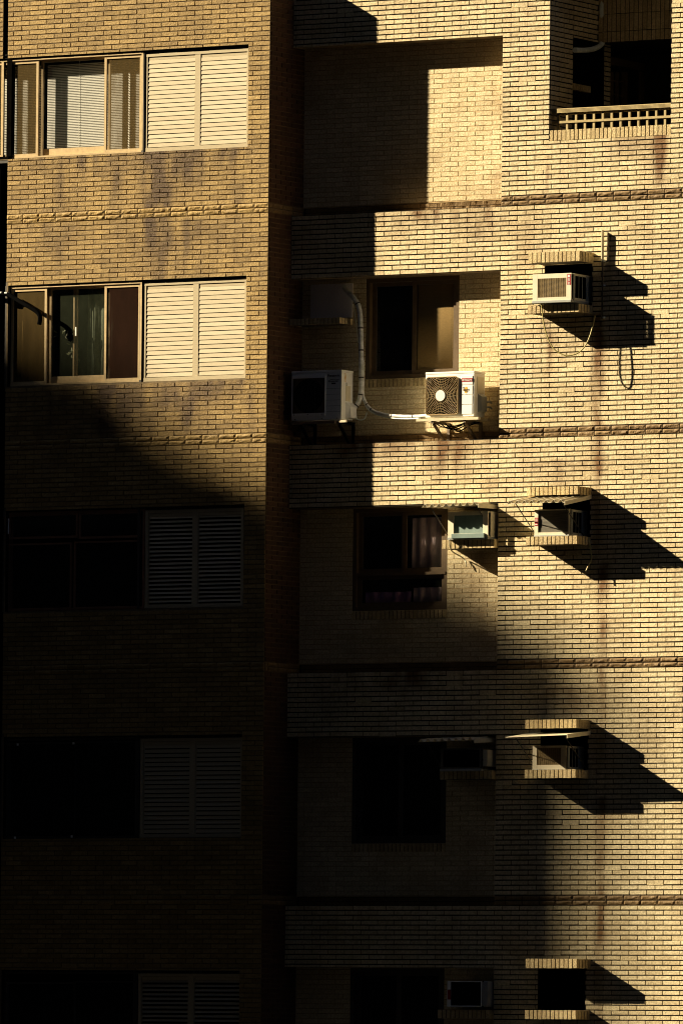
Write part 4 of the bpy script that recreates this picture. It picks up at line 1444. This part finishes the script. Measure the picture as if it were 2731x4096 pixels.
# recess column
T = window_unit('window air conditioner with a teal front in the half lit recess, under a corrugated canopy', 1.653, 2.262, -0.15, 11.99, 12.325, 'plain', yb=0.33, rim=(0.085, 0.08, 0.05, 0.05), coil='teal_fin', side=False)
one('lower_flap', 'teal_fin', T, 'box', 1.72, 2.22, -0.19, -0.158, 11.972, 12.035, 0.004)
T = window_unit('window air conditioner with its casing coloured dark for shade, under the shaded corrugated canopy', X(1762, 3040, -0.15), X(1925, 3040, -0.15), -0.15, Z(1800, 3076, -0.15), Z(1800, 2995, -0.15), 'plain', 'shade_plastic', yb=0.33, rim=(0.04, 0.03, 0.02, 0.02), coil='void', side=False)
one('side_panel', 'cream_plastic', T, 'box', X(1926, 3040, -0.15) + 0.004, X(1944, 3040, -0.15), -0.12, 0.2, Z(1930, 3066, -0.12), Z(1930, 3000, -0.12))
T = window_unit('pale square framed window air conditioner with a red strip, at the bottom edge', X(1789, 3980, -0.15), X(1926, 3980, -0.15), -0.15, Z(1789, 4028, -0.15), Z(1789, 3926, -0.15), 'plain', 'white_plastic', yb=0.33, tray=False, rim=(0.052, 0.012, 0.012, 0.014), coil='void', side=False)
one('side_panel', 'grey_plastic', T, 'box', X(1926, 3980, -0.15) + 0.003, X(1947, 3980, -0.15), -0.14, 0.2, Z(1930, 4027, -0.14), Z(1930, 3930, -0.14))
xq, zq = at(1789, 4000, -0.16)
one('badge', 'red', T, 'box', xq + 0.003, xq + 0.05, -0.159, -0.1565, zq, zq + 0.13)

wrapped('drain_hose', 'thin cream hose drooping from the recess air conditioner under the lit corrugated canopy',
        [pxpt(1796, 2158, -0.17), pxpt(1799, 2185, -0.14), pxpt(1806, 2203, -0.06), pxpt(1825, 2217, 0.1), pxpt(1845, 2228, 0.22), pxpt(1858, 2240, 0.25), pxpt(1863, 2250, 0.24), pxpt(1864, 2266, 0.23)], 0.008, 'clear_hose', n=8)
wrapped('drain_hose', 'dark hose with a bright yellow end, curling down below the sunlit main wall canopy',
        [pxpt(2335, 2143, -0.1), pxpt(2350, 2160, -0.08), pxpt(2360, 2190, -0.07), pxpt(2365, 2225, -0.07), pxpt(2362, 2250, -0.09), pxpt(2355, 2258, -0.14), pxpt(2343, 2284, -0.17)], 0.008, 'hose', n=8)


# ================================================================== canopies
def canopy(label, fl, fr_, yf, bl, br, yb, m, waves=8, amp=0.032, brackets=True, group='canopies over the window air conditioners'):
    """fl, fr_: front corners (x, z) at depth yf; bl, br: back corners at depth yb"""
    T = thing('canopy', label, 'canopy', (0, 0, 0), group)
    g = MB()
    n = waves * 10 if waves else 12
    nl = 8
    rows = []
    for side in (0, 1):
        grid = []
        for j in range(nl + 1):
            t = j / nl
            row = []
            for k in range(n + 1):
                s = k / n
                xf, zf = fl[0] + (fr_[0] - fl[0]) * s, fl[1] + (fr_[1] - fl[1]) * s
                xb, zb = bl[0] + (br[0] - bl[0]) * s, bl[1] + (br[1] - bl[1]) * s
                ph = math.sin(2 * math.pi * s * waves - 1.2) if waves else 0
                wv = amp * (max(ph, -0.2) if waves else 0)
                step = -0.004 * (j % 2) if waves else 0
                row.append(g.vert((xf + (xb - xf) * t, yf + (yb - yf) * t, zf + (zb - zf) * t + wv + step + (0.006 if side else 0))))
            grid.append(row)
        rows.append(grid)
    for side, grid in enumerate(rows):
        for j in range(nl):
            for k in range(n):
                q = (grid[j][k], grid[j][k + 1], grid[j + 1][k + 1], grid[j + 1][k])
                g.face(q if side else tuple(reversed(q)), bool(waves))
    A, B = rows
    for k in range(n):
        g.face((A[0][k], A[0][k + 1], B[0][k + 1], B[0][k]))
        g.face((A[nl][k + 1], A[nl][k], B[nl][k], B[nl][k + 1]))
    for j in range(nl):
        g.face((A[j + 1][0], A[j][0], B[j][0], B[j + 1][0]))
        g.face((A[j][n], A[j + 1][n], B[j + 1][n], B[j][n]))
    g.build('sheet', m, T)
    g = MB()       # turned-down right edge
    e = 0.042
    g.hexa([(fr_[0], yf, fr_[1] - e), (fr_[0] + 0.008, yf, fr_[1] - e), (br[0] + 0.008, yb - 0.005, br[1] - e), (br[0], yb - 0.005, br[1] - e),
            (fr_[0], yf, fr_[1] + 0.012), (fr_[0] + 0.008, yf, fr_[1] + 0.012), (br[0] + 0.008, yb - 0.005, br[1] + 0.012), (br[0], yb - 0.005, br[1] + 0.012)])
    g.build('side_edge', m, T)
    if brackets:
        for s in (0.13, 0.93):
            x = fl[0] + (fr_[0] - fl[0]) * s
            z = fl[1] + (fr_[1] - fl[1]) * s - 0.012
            g = MB()
            g.tube([(x, yf + 0.06, z), (x, yb - 0.02, z - 0.42)], 0.007, 6)
            g.build('stay', 'dark_metal', T)
    return T


yfr = -0.70
canopy('cream corrugated canopy in full sun on the main wall', (X(2025, 2014, yfr), Z(2025, 2014, yfr)), (X(2257, 2006, yfr), Z(2257, 2008, yfr)), yfr,
       (2.88, 12.50), (3.74, 12.50), -0.012, 'awning')
canopy('flat bright white canopy on the main wall in half shade', (X(2021, 2951, yfr), Z(2021, 2951, yfr)), (X(2266, 2941, yfr), Z(2266, 2941, yfr)), yfr,
       (2.88, Z(2360, 2930, 0)), (3.76, Z(2369, 2928, 0)), -0.012, 'white_sheet', waves=0)
yfr = -0.36
canopy('cream corrugated canopy in sun, tucked in the third-storey recess', (X(1686, 2028, yfr), Z(1686, 2028, yfr)), (X(1912, 2018, yfr), Z(1912, 2018, yfr)), yfr,
       (1.40, 12.41), (2.28, 12.41), YD - 0.012, 'awning')
yfr = -0.30
canopy('grey looking corrugated canopy wholly in shade, in the fourth-storey recess', (X(1670, 2968, yfr), Z(1670, 2968, yfr)), (X(1895, 2960, yfr), Z(1895, 2960, yfr)), yfr,
       (1.44, 9.335), (2.29, 9.335), YD - 0.012, 'awning')

# ================================================================== the street, the block that shades it and blocks added to cut sky light
def structure(o):
    o['kind'] = 'structure'
    return o


g = MB()
g.quad((-900, -900, 0), (900, -900, 0), (900, 900, 0), (-900, 900, 0))
structure(g.build('ground', 'asphalt'))


def block(name, label, poly, h, floors):
    """plain unseen street block: walls with projecting floor bands and a parapet"""
    T = thing(name, label, 'building', (0, 0, 0))
    g = MB()
    n = len(poly)
    lo = [g.vert((*p, 0.004)) for p in poly]
    hi = [g.vert((*p, h)) for p in poly]
    g.face(hi)
    g.face(list(reversed(lo)))
    for k in range(n):
        g.face((lo[k], lo[(k + 1) % n], hi[(k + 1) % n], hi[k]))
    g.build('wall', 'far_wall', T)
    cx_, cy_ = sum(p[0] for p in poly) / n, sum(p[1] for p in poly) / n
    g = MB()
    for f in range(1, floors):
        z = h * f / floors
        ex = [(cx_ + (p[0] - cx_) * 1.004, cy_ + (p[1] - cy_) * 1.004) for p in poly]
        a = [g.vert((*p, z)) for p in ex]
        b = [g.vert((*p, z + 0.25)) for p in ex]
        g.face(b)
        g.face(list(reversed(a)))
        for k in range(n):
            g.face((a[k], a[(k + 1) % n], b[(k + 1) % n], b[k]))
    g.build('floor_band', 'concrete', T)
    return T


# left of the sun's path: its roof edge and far corner draw the soft shadow over the lower left
LC = 42.0
hx, hz = 4.3, 10.05                       # where the far corner's shadow falls on the main wall
E1 = (hx - 2.19 * LC, -LC, hz + 1.24 * LC)
L2 = (E1[2] - 14.5) / 1.24                 # the same roof edge above the wing's left end
E2 = (-4.75 - 2.19 * L2, YA - L2)
dv = ((E2[0] - E1[0]), (E2[1] - E1[1]))
E3 = (E1[0] + dv[0] * 6, E1[1] + dv[1] * 6)
SB = block('side_street_block', 'dark plain block up the street whose roof edge shades the lower left of the facade', [(E1[0], E1[1]), (E3[0], E3[1]), (E3[0] - 22, E3[1]), (E1[0] - 22, E1[1])], E1[2], 12)
rnd = random.Random(11)
g = MB()
for k in range(170):          # loose boxes added along the roof edge: their ragged top frays the shadow
    t = rnd.random() ** 0.9 * 3.0
    c = Vector((E1[0] + dv[0] * t - rnd.uniform(0.1, 0.9), E1[1] + dv[1] * t + 0.05, E1[2]))
    hgt = 0.15 + 1.15 * (0.5 + 0.5 * math.sin(t * 6.1 + 0.7) * math.cos(t * 2.3)) * rnd.random() * min(1.0, 0.1 + t * 0.9)
    wd = rnd.uniform(0.04, 0.13)
    z0_ = 0.0 if rnd.random() < 0.5 else hgt * 0.4
    g.box(c.x - wd, c.x + wd, c.y - wd, c.y + wd, c.z + z0_, c.z + hgt)
g.build('shadow_fray', 'leaf', SB)
block('opposite_sky_blocker', 'tall dark unseen block added across the street to shut out sky light', [(-29.3, -17), (2.4, -17), (25.0, -60), (-122.5, -60)], 140, 42)  # unseen, made this tall to keep sky light off the facade
block('corner_sky_blocker', 'dark unseen corner block added to limit sky light, right of the gap the view passes through', [(20.5, -17), (80, -17), (80, -60), (46.5, -60)], 62, 19)  # unseen, added to narrow the visible sky
block('far_sky_blocker', 'dark unseen block added behind the viewpoint to hide low sky', [(20, -114), (150, -114), (150, -135), (20, -135)], 150, 46)  # unseen, added to close the low sky in the view gap
block('left_sky_blocker', 'dark unseen lower block added left of the tan wing to deepen its shade', [(-9, 3), (-9, -5), (-26, -5), (-26, 3)], 15.3, 5)  # unseen, added to keep light off the lower left
block('end_sky_blocker', 'tall dark unseen block added to close off the sky left of the facade', [(-28, 6), (-28, -8), (-60, -8), (-60, 6)], 90, 27)  # unseen, added to hide the sky at the left street end
block('end_sky_blocker', 'low dark unseen block added to limit sky light far to the right of the facade', [(44, 12), (44, -14), (70, -14), (70, 12)], 26, 8)  # unseen, added against sky light, kept low so right-facing sides get some
